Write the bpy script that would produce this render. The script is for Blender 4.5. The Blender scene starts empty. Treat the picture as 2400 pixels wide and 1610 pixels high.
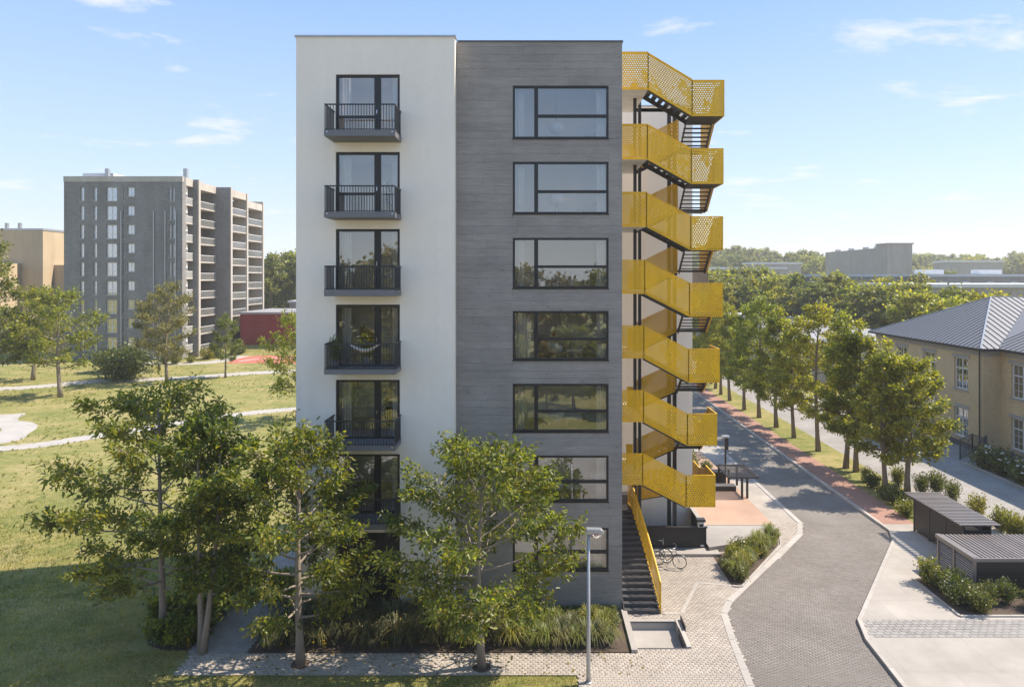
import bpy, math, random
import numpy as np
from mathutils import Vector, Matrix
from mathutils.geometry import tessellate_polygon

# ------------------------------------------------------------------ camera, sky, sun, exposure
S = bpy.context.scene
COL = S.collection
F, CX, CY, CAMH = 1600.0, 1250.0, 650.0, 13.6      # photo pixels: focal length, principal point; camera height
cam_d = bpy.data.cameras.new('camera'); cam = bpy.data.objects.new('camera', cam_d); COL.objects.link(cam)
cam.location = (0, 0, CAMH); cam.rotation_euler = (math.radians(90), 0, 0)
cam_d.sensor_fit = 'HORIZONTAL'; cam_d.sensor_width = 36; cam_d.lens = 24
cam_d.shift_x = -(CX - 1200) / 2400; cam_d.shift_y = -(805 - CY) / 2400
cam_d.clip_start = 0.3; cam_d.clip_end = 4000
S.camera = cam

SUN_AZ, SUN_EL = math.radians(76), math.radians(50)     # azimuth from +Y towards +X
W = bpy.data.worlds.new('World'); S.world = W; W.use_nodes = True
nt = W.node_tree; nt.nodes.clear()
def wn(t, **k):
    n = nt.nodes.new(t)
    for a, b in k.items(): setattr(n, a, b)
    return n
sky = wn('ShaderNodeTexSky', sky_type='NISHITA', sun_disc=False, sun_elevation=SUN_EL, sun_rotation=SUN_AZ,
         altitude=100, air_density=0.9, dust_density=0.5, ozone_density=1.5)
bg = wn('ShaderNodeBackground'); bg.inputs['Strength'].default_value = 0.15
wo = wn('ShaderNodeOutputWorld')
tc = wn('ShaderNodeTexCoord'); sep = wn('ShaderNodeSeparateXYZ')
nt.links.new(tc.outputs['Generated'], sep.inputs[0])
def wm(op, a, b=None):
    n = wn('ShaderNodeMath', operation=op)
    for i, x in enumerate((a, b)):
        if x is None: continue
        if isinstance(x, (int, float)): n.inputs[i].default_value = x
        else: nt.links.new(x, n.inputs[i])
    return n.outputs[0]
# thin clouds: noise on a plane high above (direction divided by its height)
zc = wm('MAXIMUM', sep.outputs['Z'], 0.0)
dn = wm('ADD', zc, 0.10)
comb = wn('ShaderNodeCombineXYZ')
nt.links.new(wm('DIVIDE', sep.outputs['X'], dn), comb.inputs[0]); nt.links.new(wm('DIVIDE', sep.outputs['Y'], dn), comb.inputs[1])
noi = wn('ShaderNodeTexNoise', noise_dimensions='3D'); noi.inputs['Scale'].default_value = 1.9; noi.inputs['Detail'].default_value = 9; noi.inputs['Roughness'].default_value = 0.62; noi.inputs['Distortion'].default_value = 0.25
mp = wn('ShaderNodeMapping'); mp.inputs['Location'].default_value = (1.2, 9.1, 0.0); mp.inputs['Scale'].default_value = (0.8, 1.25, 1)
nt.links.new(comb.outputs[0], mp.inputs[0]); nt.links.new(mp.outputs[0], noi.inputs['Vector'])
cr = wn('ShaderNodeValToRGB'); cr.color_ramp.elements[0].position = 0.58; cr.color_ramp.elements[1].position = 0.70
nt.links.new(noi.outputs['Fac'], cr.inputs[0])
mixc = wn('ShaderNodeMix', data_type='RGBA')
mixc.inputs[7].default_value = (1.85, 1.79, 1.75, 1)
nt.links.new(wm('MULTIPLY', cr.outputs['Color'], 0.75), mixc.inputs[0]); veil = wn('ShaderNodeMix', data_type='RGBA'); veil.inputs[0].default_value = 0.94   # even thin high haze over the whole sky
vr = wn('ShaderNodeValToRGB'); el = vr.color_ramp.elements; el[0].position = 0.0; el[0].color = (1.36, 1.40, 1.48, 1); el[1].position = 0.42; el[1].color = (0.45, 0.83, 1.56, 1)
vm = el.new(0.15); vm.color = (0.98, 1.26, 1.68, 1)
nt.links.new(zc, vr.inputs[0]); nt.links.new(vr.outputs[0], veil.inputs[7])
nt.links.new(sky.outputs[0], veil.inputs[6]); nt.links.new(veil.outputs[2], mixc.inputs[6])
nt.links.new(mixc.outputs[2], bg.inputs['Color']); nt.links.new(bg.outputs[0], wo.inputs['Surface'])

sun_d = bpy.data.lights.new('sun', 'SUN'); sun_d.energy = 2.0; sun_d.angle = math.radians(0.5); sun_d.color = (1.0, 0.90, 0.75)
sun = bpy.data.objects.new('sun', sun_d); COL.objects.link(sun)
sdir = Vector((math.sin(SUN_AZ) * math.cos(SUN_EL), math.cos(SUN_AZ) * math.cos(SUN_EL), math.sin(SUN_EL)))
sun.rotation_euler = sdir.to_track_quat('Z', 'Y').to_euler(); sun.location = sdir * 60

S.view_settings.view_transform = 'Standard'; S.view_settings.look = 'None'; S.view_settings.gamma = 1
S.view_settings.use_curve_mapping = False; S.view_settings.exposure = 2.0
S.render.engine = 'CYCLES'
S.cycles.use_denoising = True; S.cycles.max_bounces = 8; S.cycles.diffuse_bounces = 4; S.cycles.transparent_max_bounces = 12
S.cycles.sample_clamp_indirect = 6; S.cycles.caustics_reflective = False; S.cycles.caustics_refractive = False

# ------------------------------------------------------------------ helpers
def G(px, py, z=0.0):
    Y = F * (CAMH - z) / (py - CY); return ((px - CX) * Y / F, Y, z)
def at(px, py, Y): return ((px - CX) * Y / F, Y, CAMH - (py - CY) * Y / F)
BASE = {}
def tag(o, label=None, cat=None, group=None, kind=None):
    if label: o['label'] = label
    if cat: o['category'] = cat
    if group: o['group'] = group
    if kind: o['kind'] = kind
    return o
def thing(name, label, cat, loc=(0, 0, 0), group=None):
    o = bpy.data.objects.new(name, None); COL.objects.link(o); o.location = loc
    o.empty_display_size = 0.3
    BASE[o.name] = Vector(loc); return tag(o, label, cat, group)
def base(o):
    v = Vector((0, 0, 0))
    while o is not None:
        v = v + BASE.get(o.name, Vector((0, 0, 0))); o = o.parent
    return v
def link(name, me, parent=None, loc=None, kind=None):
    """me holds world coordinates relative to loc; parent is taken into account"""
    o = bpy.data.objects.new(name, me); COL.objects.link(o)
    w = Vector(loc) if loc is not None else Vector((0, 0, 0))
    if parent is not None:
        o.parent = parent; o.location = w - base(parent)
    else: o.location = w
    BASE[o.name] = o.location.copy()
    if kind: o['kind'] = kind
    return o
class MB:
    def __init__(s): s.v = []; s.f = []
    def add(s, vs, fs):
        n = len(s.v); s.v.extend(vs); s.f.extend([tuple(i + n for i in f) for f in fs]); return s
    def box(s, x0, x1, y0, y1, z0, z1):
        return s.add([(x0,y0,z0),(x1,y0,z0),(x1,y1,z0),(x0,y1,z0),(x0,y0,z1),(x1,y0,z1),(x1,y1,z1),(x0,y1,z1)],
                     [(0,3,2,1),(4,5,6,7),(0,1,5,4),(1,2,6,5),(2,3,7,6),(3,0,4,7)])
    def quad(s, a, b, c, d): return s.add([a, b, c, d], [(0,1,2,3)])
    def obox(s, c, u, v, w):
        """box with centre c and half vectors u v w"""
        c, u, v, w = Vector(c), Vector(u), Vector(v), Vector(w)
        p = [c-u-v-w, c+u-v-w, c+u+v-w, c-u+v-w, c-u-v+w, c+u-v+w, c+u+v+w, c-u+v+w]
        return s.add([tuple(x) for x in p], [(0,3,2,1),(4,5,6,7),(0,1,5,4),(1,2,6,5),(2,3,7,6),(3,0,4,7)])
    def bar(s, a, b, w, h, up=(0,0,1)):
        a, b = Vector(a), Vector(b); d = b - a; u = d.normalized(); sd = u.cross(Vector(up))
        if sd.length < 1e-4: sd = Vector((1,0,0))
        sd.normalize(); n = sd.cross(u)
        return s.obox((a+b)/2, d/2, sd*w/2, n*h/2)
    def prism(s, poly, z0, z1):
        n = len(poly); vs = [(x,y,z0) for x,y in poly] + [(x,y,z1) for x,y in poly]
        ar = sum(poly[i][0]*poly[(i+1)%n][1]-poly[(i+1)%n][0]*poly[i][1] for i in range(n))
        tri = tessellate_polygon([[Vector((x,y,0)) for x,y in poly]])
        fs = [tuple(i+n for i in t) for t in tri] + [tuple(reversed(t)) for t in tri]
        for i in range(n):
            j = (i+1)%n; fs.append((i,j,j+n,i+n) if ar > 0 else (j,i,i+n,j+n))
        return s.add(vs, fs)
    def tube(s, pts, rad, n=8, cap=True):
        pts = [Vector(p) for p in pts]
        if not hasattr(rad, '__len__'): rad = [rad]*len(pts)
        vs = []; fs = []; ref = None
        for i, p in enumerate(pts):
            d = (pts[min(i+1,len(pts)-1)] - pts[max(i-1,0)]).normalized()
            if ref is None:
                ref = d.cross(Vector((0,0,1)))
                if ref.length < .05: ref = Vector((1,0,0))
            a = (ref - d*ref.dot(d)).normalized(); ref = a; b = d.cross(a)
            for k in range(n):
                t = 2*math.pi*k/n; q = p + (a*math.cos(t)+b*math.sin(t))*rad[i]; vs.append(tuple(q))
        for i in range(len(pts)-1):
            for k in range(n):
                k2 = (k+1)%n; fs.append((i*n+k, i*n+k2, (i+1)*n+k2, (i+1)*n+k))
        if cap:
            fs.append(tuple(reversed(range(n)))); m = (len(pts)-1)*n; fs.append(tuple(range(m, m+n)))
        return s.add(vs, fs)
    def lathe(s, prof, c=(0,0,0), n=20):
        vs = []; fs = []
        for r, z in prof:
            for k in range(n):
                t = 2*math.pi*k/n; vs.append((c[0]+r*math.cos(t), c[1]+r*math.sin(t), c[2]+z))
        for i in range(len(prof)-1):
            for k in range(n):
                k2 = (k+1)%n; fs.append((i*n+k, i*n+k2, (i+1)*n+k2, (i+1)*n+k))
        return s.add(vs, fs)
    def mesh(s, name, mat, smooth=False):
        me = bpy.data.meshes.new(name); me.from_pydata(s.v, [], s.f)
        if mat: me.materials.append(M[mat])
        if smooth: me.polygons.foreach_set('use_smooth', [True]*len(me.polygons))
        me.update(); return me
    def build(s, name, mat, parent=None, smooth=False, kind=None, loc=None):
        """vertices are world coordinates (or local to loc when given)"""
        return link(name, s.mesh(name, mat, smooth), parent, loc, kind)
def npmesh(name, V, Fc, mat, smooth=False):
    """V (n,3), Fc (m,k) numpy"""
    me = bpy.data.meshes.new(name); V = np.asarray(V, np.float32); Fc = np.asarray(Fc, np.int32); k = Fc.shape[1]
    me.vertices.add(len(V)); me.vertices.foreach_set('co', V.ravel())
    me.loops.add(Fc.size); me.loops.foreach_set('vertex_index', Fc.ravel())
    me.polygons.add(len(Fc)); me.polygons.foreach_set('loop_start', np.arange(len(Fc), dtype=np.int32)*k)
    me.polygons.foreach_set('loop_total', np.full(len(Fc), k, np.int32))
    me.materials.append(M[mat])
    if smooth: me.polygons.foreach_set('use_smooth', np.ones(len(Fc), bool))
    me.update(calc_edges=True); me.validate(); return me
_cache = {}
def cbox(name, dims, c, mat, parent, rot=None):
    """a box as an object of its own, mesh shared between alike pieces"""
    key = (tuple(round(d, 4) for d in dims), mat, name)
    if key not in _cache:
        x, y, z = (d/2 for d in dims); _cache[key] = MB().box(-x, x, -y, y, -z, z).mesh(name, mat)
    o = link(name, _cache[key], parent, c)
    if rot: o.rotation_euler = rot
    return o
def copy_tree(o, loc=None, rz=None, sc=None, label=None, parent=None):
    c = o.copy(); COL.objects.link(c); BASE[c.name] = BASE.get(o.name, Vector()).copy()
    if parent is not None: c.parent = parent
    if loc is not None: c.location = loc; BASE[c.name] = Vector(loc)
    if rz is not None: c.rotation_euler = (c.rotation_euler.x, c.rotation_euler.y, rz)
    if sc is not None: c.scale = (sc, sc, sc) if not hasattr(sc, '__len__') else sc
    if label: c['label'] = label
    for ch in list(o.children): copy_tree(ch, parent=c)
    return c

# ------------------------------------------------------------------ materials
M = {}
def new_mat(name):
    m = bpy.data.materials.new(name); m.use_nodes = True; M[name] = m; return m, m.node_tree.nodes, m.node_tree.links, m.node_tree.nodes['Principled BSDF']
def ramp(ns, ls, src, stops):
    r = ns.new('ShaderNodeValToRGB'); e = r.color_ramp.elements
    while len(e) < len(stops): e.new(0.5)
    for i, (p, c) in enumerate(stops): e[i].position = p; e[i].color = (*c, 1)
    ls.new(src, r.inputs[0]); return r.outputs['Color']
def mix(ns, ls, fac, a, b, mode='MIX'):
    n = ns.new('ShaderNodeMix'); n.data_type = 'RGBA'; n.blend_type = mode
    for i, x in ((0, fac), (6, a), (7, b)):
        if isinstance(x, (int, float)): n.inputs[i].default_value = x
        elif isinstance(x, tuple): n.inputs[i].default_value = (*x, 1) if len(x) == 3 else x
        else: ls.new(x, n.inputs[i])
    return n.outputs[2]
def noise(ns, ls, scale, detail=4, rough=0.55, stretch=None, coord='Object'):
    n = ns.new('ShaderNodeTexNoise'); n.inputs['Scale'].default_value = scale; n.inputs['Detail'].default_value = detail; n.inputs['Roughness'].default_value = rough
    t = ns.new('ShaderNodeTexCoord'); g = ns.new('ShaderNodeNewGeometry')
    src = g.outputs['Position'] if coord == 'World' else t.outputs[coord]
    mpn = ns.new('ShaderNodeMapping'); ls.new(src, mpn.inputs[0]); ls.new(mpn.outputs[0], n.inputs['Vector'])
    if stretch: mpn.inputs['Scale'].default_value = stretch
    return n.outputs['Fac']
def bump(ns, ls, b, h, st=0.3, dist=0.02):
    n = ns.new('ShaderNodeBump'); n.inputs['Strength'].default_value = st; n.inputs['Distance'].default_value = dist
    ls.new(h, n.inputs['Height']); ls.new(n.outputs[0], b.inputs['Normal'])
def simple(name, c, rough=0.6, metal=0.0, var=0.12, scale=3.0, bmp=0.0, stretch=None, island=0.0, obj=0.0, coord='World', spec=None):
    """colour with mottling at two scales; island/obj: brightness difference between pieces"""
    m, ns, ls, b = new_mat(name)
    n1 = noise(ns, ls, scale, 5, 0.6, stretch, coord); n2 = noise(ns, ls, scale*9, 3, 0.6, stretch, coord)
    lo = tuple(x*(1-var) for x in c); hi = tuple(min(1, x*(1+var)) for x in c)
    col = ramp(ns, ls, n1, [(0.3, lo), (0.7, hi)])
    col = mix(ns, ls, 0.5, col, ramp(ns, ls, n2, [(0.3, lo), (0.7, hi)]))
    for amt, src in ((island, 'I'), (obj, 'O')):
        if amt:
            r = ns.new('ShaderNodeNewGeometry').outputs['Random Per Island'] if src == 'I' else ns.new('ShaderNodeObjectInfo').outputs['Random']
            col = mix(ns, ls, 1.0, col, ramp(ns, ls, r, [(0, (1-amt,)*3), (1, (1+amt*0.4,)*3)]), 'MULTIPLY')
    ls.new(col, b.inputs['Base Color']); b.inputs['Metallic'].default_value = metal
    rr = ns.new('ShaderNodeMapRange'); rr.inputs[3].default_value = max(0.05, rough-0.1); rr.inputs[4].default_value = min(1, rough+0.1)
    ls.new(n2, rr.inputs[0]); ls.new(rr.outputs[0], b.inputs['Roughness'])
    if spec is not None: b.inputs['Specular IOR Level'].default_value = spec
    if bmp: bump(ns, ls, b, n2, bmp, 0.01)
    return m
simple('white_render', (0.885, 0.81, 0.715), 0.85, var=0.035, scale=0.5, bmp=0.15)
def weathered(name, amt=0.10, stretch=(2.2, 2.2, 0.10)):
    m = M[name]; ns, ls = m.node_tree.nodes, m.node_tree.links; b = ns['Principled BSDF']; src = b.inputs['Base Color'].links[0].from_socket
    n = noise(ns, ls, 1.0, 6, 0.65, stretch, 'World'); n2 = noise(ns, ls, 0.22, 4, 0.6, None, 'World')
    c = mix(ns, ls, 1.0, src, ramp(ns, ls, n, [(0.34, (1-amt, 1-amt*1.05, 1-amt*1.15)), (0.6, (1, 1, 1))]), 'MULTIPLY')
    c = mix(ns, ls, 1.0, c, ramp(ns, ls, n2, [(0.35, (1-amt*.6,)*3), (0.65, (1, 1, 1))]), 'MULTIPLY'); ls.new(c, b.inputs['Base Color'])
weathered('white_render', 0.03)
simple('inner_white', (0.90, 0.87, 0.82), 0.8, var=0.02)
simple('coping_metal', (0.45, 0.45, 0.46), 0.4, 0.6, var=0.05)
simple('dark_coping', (0.12, 0.12, 0.13), 0.45, 0.4, var=0.05)
simple('board_backing', (0.07, 0.068, 0.066), 0.9)
simple('dark_frame', (0.022, 0.020, 0.021), 0.42, 0.2, var=0.1)
simple('balcony_metal', (0.042, 0.042, 0.046), 0.45, 0.35, var=0.1)
simple('balcony_slab', (0.17, 0.17, 0.18), 0.6, 0.2, var=0.08, scale=2)
simple('yellow_paint', (0.88, 0.50, 0.006), 0.42, 0.0, var=0.06, scale=0.9)
simple('stair_dark', (0.045, 0.043, 0.046), 0.5, 0.2, var=0.15)
simple('step_dark', (0.062, 0.060, 0.064), 0.6, 0.0, var=0.2, scale=5)
simple('landing_white', (0.68, 0.67, 0.65), 0.7, var=0.03)
simple('shed_dark', (0.040, 0.034, 0.032), 0.5, 0.25, var=0.18, scale=2.5)
simple('shed_slat', (0.30, 0.265, 0.25), 0.42, 0.35, var=0.12, obj=0.2)
simple('planter_dark', (0.030, 0.028, 0.028), 0.55, 0.1, var=0.15)
simple('concrete', (0.41, 0.375, 0.34), 0.85, var=0.07, scale=0.5, bmp=0.2)
simple('kerb_stone', (0.42, 0.38, 0.345), 0.85, var=0.1, scale=2, obj=0.12)
simple('mortar', (0.30, 0.26, 0.225), 0.95, var=0.1)
simple('road_mortar', (0.19, 0.17, 0.155), 0.95, var=0.1)
simple('paver', (0.44, 0.38, 0.325), 0.88, var=0.08, scale=1.5, bmp=0.2, island=0.16, obj=0.05)
simple('road_paver', (0.245, 0.215, 0.19), 0.88, var=0.1, scale=0.35, bmp=0.2, island=0.13, obj=0.05)
simple('grey_paver', (0.34, 0.315, 0.295), 0.88, var=0.08, scale=1.2, bmp=0.2, island=0.14, obj=0.14)
simple('terracotta', (0.42, 0.275, 0.20), 0.9, var=0.07, scale=0.8, bmp=0.15)
simple('terracotta_walk', (0.36, 0.20, 0.15), 0.9, var=0.08, scale=0.6, bmp=0.15)
simple('drive', (0.36, 0.335, 0.315), 0.88, var=0.1, scale=0.4, bmp=0.15)
simple('path', (0.46, 0.42, 0.38), 0.88, var=0.06, scale=0.8, bmp=0.1)
simple('track', (0.50, 0.15, 0.11), 0.9, var=0.06)
simple('white_line', (0.75, 0.74, 0.72), 0.8)
simple('soil', (0.085, 0.058, 0.042), 0.95, var=0.35, scale=6, bmp=0.6)
simple('bark', (0.20, 0.155, 0.12), 0.9, var=0.3, scale=4, bmp=0.5, stretch=(3, 3, 0.7), coord='Object')
simple('bark_pale', (0.27, 0.22, 0.175), 0.9, var=0.25, scale=4, bmp=0.4, stretch=(3, 3, 0.7), coord='Object')
simple('lamp_grey', (0.42, 0.42, 0.43), 0.35, 0.5, var=0.05)
simple('stone_trim', (0.36, 0.33, 0.30), 0.8, var=0.08)
simple('plinth', (0.10, 0.095, 0.10), 0.8, var=0.1)
simple('white_wood', (0.74, 0.72, 0.69), 0.5, var=0.03)
simple('roof_seam', (0.20, 0.195, 0.205), 0.62, 0.0, var=0.06)
simple('gutter', (0.045, 0.045, 0.05), 0.45, 0.4)
simple('concrete_tower', (0.50, 0.455, 0.405), 0.85, var=0.07, scale=0.6)
simple('beige_render', (0.55, 0.43, 0.29), 0.85, var=0.05, scale=0.3)
simple('red_clad', (0.23, 0.028, 0.030), 0.6, var=0.06, scale=0.7)
simple('hall_grey', (0.40, 0.365, 0.33), 0.85, var=0.06, scale=0.15)
simple('roof_flat', (0.30, 0.29, 0.30), 0.8, var=0.15, scale=0.2)
simple('roof_pale', (0.62, 0.61, 0.60), 0.7, var=0.08, scale=0.1)
simple('wood_floor', (0.46, 0.36, 0.26), 0.5, var=0.1, scale=1.5)
simple('pale_wood', (0.48, 0.34, 0.22), 0.5, var=0.1)
simple('chair_white', (0.75, 0.74, 0.73), 0.35, var=0.02)
simple('fabric', (0.42, 0.37, 0.31), 0.9, var=0.1, scale=5)
simple('curtain', (0.70, 0.66, 0.60), 0.9, var=0.05)
simple('orange_glaze', (0.6, 0.14, 0.03), 0.4)
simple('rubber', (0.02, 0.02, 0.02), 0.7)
simple('chrome', (0.55, 0.55, 0.57), 0.25, 1.0, var=0.03)
simple('bike_frame', (0.07, 0.08, 0.10), 0.3, 0.4)
simple('box_white', (0.70, 0.69, 0.68), 0.5)
simple('balcony_wood', (0.17, 0.14, 0.12), 0.7, var=0.15)
simple('flower_yellow', (0.70, 0.42, 0.01), 0.6)
simple('flower_white', (0.80, 0.79, 0.76), 0.6)
simple('gate_iron', (0.13, 0.135, 0.14), 0.45, 0.5)

def board_mat():
    m, ns, ls, b = new_mat('grey_board')
    n1 = noise(ns, ls, 1.0, 6, 0.65, (0.9, 4, 7), 'World'); n2 = noise(ns, ls, 1.0, 6, 0.7, (3, 20, 42), 'World')
    n3 = noise(ns, ls, 0.7, 3, 0.5, None, 'World')
    c = ramp(ns, ls, n1, [(0.28, (0.225, 0.209, 0.196)), (0.72, (0.35, 0.322, 0.298))])
    c = mix(ns, ls, 0.55, c, ramp(ns, ls, n2, [(0.3, (0.205, 0.19, 0.178)), (0.7, (0.37, 0.34, 0.315))]))
    c = mix(ns, ls, 1.0, c, ramp(ns, ls, n3, [(0.3, (0.84,)*3), (0.7, (1.08,)*3)]), 'MULTIPLY')
    r = ns.new('ShaderNodeObjectInfo').outputs['Random']
    c = mix(ns, ls, 1.0, c, ramp(ns, ls, r, [(0, (0.94, 0.935, 0.93)), (0.5, (1, 0.99, 0.98)), (1, (1.05, 1.035, 1.01))]), 'MULTIPLY')
    v = ns.new('ShaderNodeTexVoronoi'); v.inputs['Scale'].default_value = 1.0   # knots
    g = ns.new('ShaderNodeNewGeometry'); mpn = ns.new('ShaderNodeMapping'); mpn.inputs['Scale'].default_value = (2.1, 2, 4.2)
    ls.new(g.outputs['Position'], mpn.inputs[0]); ls.new(mpn.outputs[0], v.inputs['Vector'])
    c = mix(ns, ls, 1.0, c, ramp(ns, ls, v.outputs['Distance'], [(0.0, (0.58, 0.57, 0.56)), (0.08, (0.75,)*3), (0.14, (1,)*3)]), 'MULTIPLY')
    ls.new(c, b.inputs['Base Color']); b.inputs['Roughness'].default_value = 0.78
    bump(ns, ls, b, n2, 0.35, 0.006)
board_mat()
def brick_mat(name, c1, c2, cm, bw, bh, axis='XZ', scale=1.0, bst=0.3):
    m, ns, ls, b = new_mat(name)
    g = ns.new('ShaderNodeNewGeometry'); sp = ns.new('ShaderNodeSeparateXYZ'); cb = ns.new('ShaderNodeCombineXYZ')
    ls.new(g.outputs['Position'], sp.inputs[0])
    ad = ns.new('ShaderNodeMath'); ad.operation = 'ADD'
    ls.new(sp.outputs['X'], ad.inputs[0])
    if axis != 'XY': ls.new(sp.outputs['Y'], ad.inputs[1])
    else: ad.inputs[1].default_value = 0
    ls.new(ad.outputs[0], cb.inputs[0]); ls.new(sp.outputs['Z' if axis != 'XY' else 'Y'], cb.inputs[1])
    t = ns.new('ShaderNodeTexBrick'); ls.new(cb.outputs[0], t.inputs['Vector'])
    t.inputs['Scale'].default_value = scale; t.inputs['Brick Width'].default_value = bw; t.inputs['Row Height'].default_value = bh
    t.inputs['Mortar Size'].default_value = 0.012; t.inputs['Color1'].default_value = (*c1, 1); t.inputs['Color2'].default_value = (*c2, 1); t.inputs['Mortar'].default_value = (*cm, 1)
    n = noise(ns, ls, 0.35, 5, 0.6, (1, 1, 0.5), 'World')
    c = mix(ns, ls, 1.0, t.outputs['Color'], ramp(ns, ls, n, [(0.3, (0.84,)*3), (0.7, (1.1,)*3)]), 'MULTIPLY')
    ls.new(c, b.inputs['Base Color']); b.inputs['Roughness'].default_value = 0.88
    inv = ns.new('ShaderNodeMath'); inv.operation = 'SUBTRACT'; inv.inputs[0].default_value = 1; ls.new(t.outputs['Fac'], inv.inputs[1])
    bump(ns, ls, b, inv.outputs[0], bst, 0.01)
brick_mat('yellow_brick', (0.72, 0.53, 0.28), (0.62, 0.445, 0.23), (0.50, 0.41, 0.29), 0.24, 0.08)
brick_mat('tower_brick', (0.27, 0.258, 0.255), (0.205, 0.197, 0.197), (0.30, 0.29, 0.28), 0.5, 0.16)
brick_mat('road_far', (0.255, 0.225, 0.198), (0.225, 0.198, 0.176), (0.15, 0.135, 0.12), 0.22, 0.11, 'XY', bst=0.15)
brick_mat('pale_pave', (0.425, 0.375, 0.325), (0.395, 0.35, 0.305), (0.36, 0.32, 0.28), 0.3, 0.2, 'XY', bst=0.1)
brick_mat('slab_concrete', (0.415, 0.372, 0.33), (0.39, 0.352, 0.315), (0.33, 0.30, 0.27), 3.2, 2.6, 'XY', bst=0.1)
brick_mat('drive_pave', (0.36, 0.335, 0.315), (0.325, 0.30, 0.285), (0.24, 0.22, 0.20), 0.4, 0.2, 'XY', bst=0.1)

for q_ in ('terracotta', 'concrete', 'paver', 'road_paver', 'grey_paver', 'slab_concrete', 'road_far', 'drive_pave', 'pale_pave', 'terracotta_walk', 'path'): weathered(q_, 0.14, (0.5, 0.5, 0.5))
for q_ in ('tower_brick', 'hall_grey', 'beige_render', 'red_clad', 'concrete_tower'): weathered(q_, 0.16, (0.6, 0.6, 0.05))
for q_ in ('shed_dark', 'planter_dark', 'yellow_paint', 'landing_white'): weathered(q_, 0.12, (2, 2, 0.4))
def leaf_mat(name, dark, mid, light, yellow=0.06, trans=0.38, rough=0.38):
    m, ns, ls, b = new_mat(name)
    r = ns.new('ShaderNodeNewGeometry').outputs['Random Per Island']
    col = ramp(ns, ls, r, [(0.0, dark), (0.45, mid), (1-yellow*2.2, light), (1-yellow*0.5, (0.26, 0.20, 0.022))])
    n = noise(ns, ls, 0.8, 2, 0.5, None, 'Object')
    col = mix(ns, ls, 1.0, col, ramp(ns, ls, n, [(0.32, (0.62, 0.68, 0.70)), (0.68, (1.25, 1.16, 0.95))]), 'MULTIPLY')
    ro = ns.new('ShaderNodeObjectInfo').outputs['Random']
    col = mix(ns, ls, 1.0, col, ramp(ns, ls, ro, [(0, (0.84, 0.92, 0.95)), (1, (1.14, 1.04, 0.95))]), 'MULTIPLY')
    ls.new(col, b.inputs['Base Color']); b.inputs['Roughness'].default_value = rough; b.inputs['Specular IOR Level'].default_value = 0.6
    tr = ns.new('ShaderNodeBsdfTranslucent')
    ls.new(mix(ns, ls, 1.0, col, (1.68, 1.75, 0.5), 'MULTIPLY'), tr.inputs[0])
    ms = ns.new('ShaderNodeMixShader'); ms.inputs[0].default_value = trans
    ls.new(b.outputs[0], ms.inputs[1]); ls.new(tr.outputs[0], ms.inputs[2]); ls.new(ms.outputs[0], ns['Material Output'].inputs[0])
leaf_mat('leaf_front', (0.085, 0.115, 0.030), (0.165, 0.195, 0.044), (0.30, 0.295, 0.06), 0.05, 0.52, 0.40)
leaf_mat('leaf_street', (0.138, 0.16, 0.038), (0.24, 0.25, 0.06), (0.36, 0.34, 0.08), 0.04, 0.56, 0.42)
leaf_mat('leaf_forest', (0.115, 0.135, 0.048), (0.19, 0.20, 0.072), (0.28, 0.265, 0.095), 0.03, 0.45, 0.55)
leaf_mat('leaf_olive', (0.14, 0.13, 0.07), (0.21, 0.19, 0.10), (0.30, 0.26, 0.14), 0.05, 0.45, 0.5)
leaf_mat('leaf_shrub', (0.07, 0.09, 0.030), (0.125, 0.145, 0.045), (0.20, 0.21, 0.06), 0.03, 0.3, 0.45)
leaf_mat('leaf_shrub_yellow', (0.13, 0.15, 0.028), (0.22, 0.22, 0.042), (0.32, 0.29, 0.06), 0.05, 0.35, 0.45)
leaf_mat('leaf_autumn', (0.10, 0.085, 0.025), (0.18, 0.14, 0.035), (0.26, 0.19, 0.045), 0.2, 0.4, 0.5)
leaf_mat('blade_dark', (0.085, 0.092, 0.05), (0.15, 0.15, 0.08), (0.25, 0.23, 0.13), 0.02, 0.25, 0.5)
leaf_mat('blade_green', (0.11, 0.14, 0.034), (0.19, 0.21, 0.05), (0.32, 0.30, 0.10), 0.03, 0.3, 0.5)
leaf_mat('lawn_blade', (0.17, 0.19, 0.05), (0.27, 0.265, 0.08), (0.42, 0.35, 0.14), 0.02, 0.3, 0.6)

def lawn_mat():
    m, ns, ls, b = new_mat('lawn')
    a = noise(ns, ls, 0.16, 6, 0.62, (1, 1.6, 1), 'World'); d = noise(ns, ls, 1.3, 6, 0.7, (1, 1.5, 1), 'World'); f = noise(ns, ls, 14, 4, 0.7, None, 'World')
    c = ramp(ns, ls, a, [(0.38, (0.165, 0.19, 0.050)), (0.5, (0.27, 0.25, 0.085)), (0.62, (0.40, 0.32, 0.15))])
    c = mix(ns, ls, 0.45, c, ramp(ns, ls, d, [(0.40, (0.145, 0.175, 0.042)), (0.60, (0.39, 0.31, 0.135))]))
    c = mix(ns, ls, 1.0, c, ramp(ns, ls, f, [(0.3, (0.68,)*3), (0.7, (1.2,)*3)]), 'MULTIPLY')
    ls.new(c, b.inputs['Base Color']); b.inputs['Roughness'].default_value = 0.95; b.inputs['Specular IOR Level'].default_value = 0.15
    bump(ns, ls, b, f, 0.8, 0.05)
lawn_mat()
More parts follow.
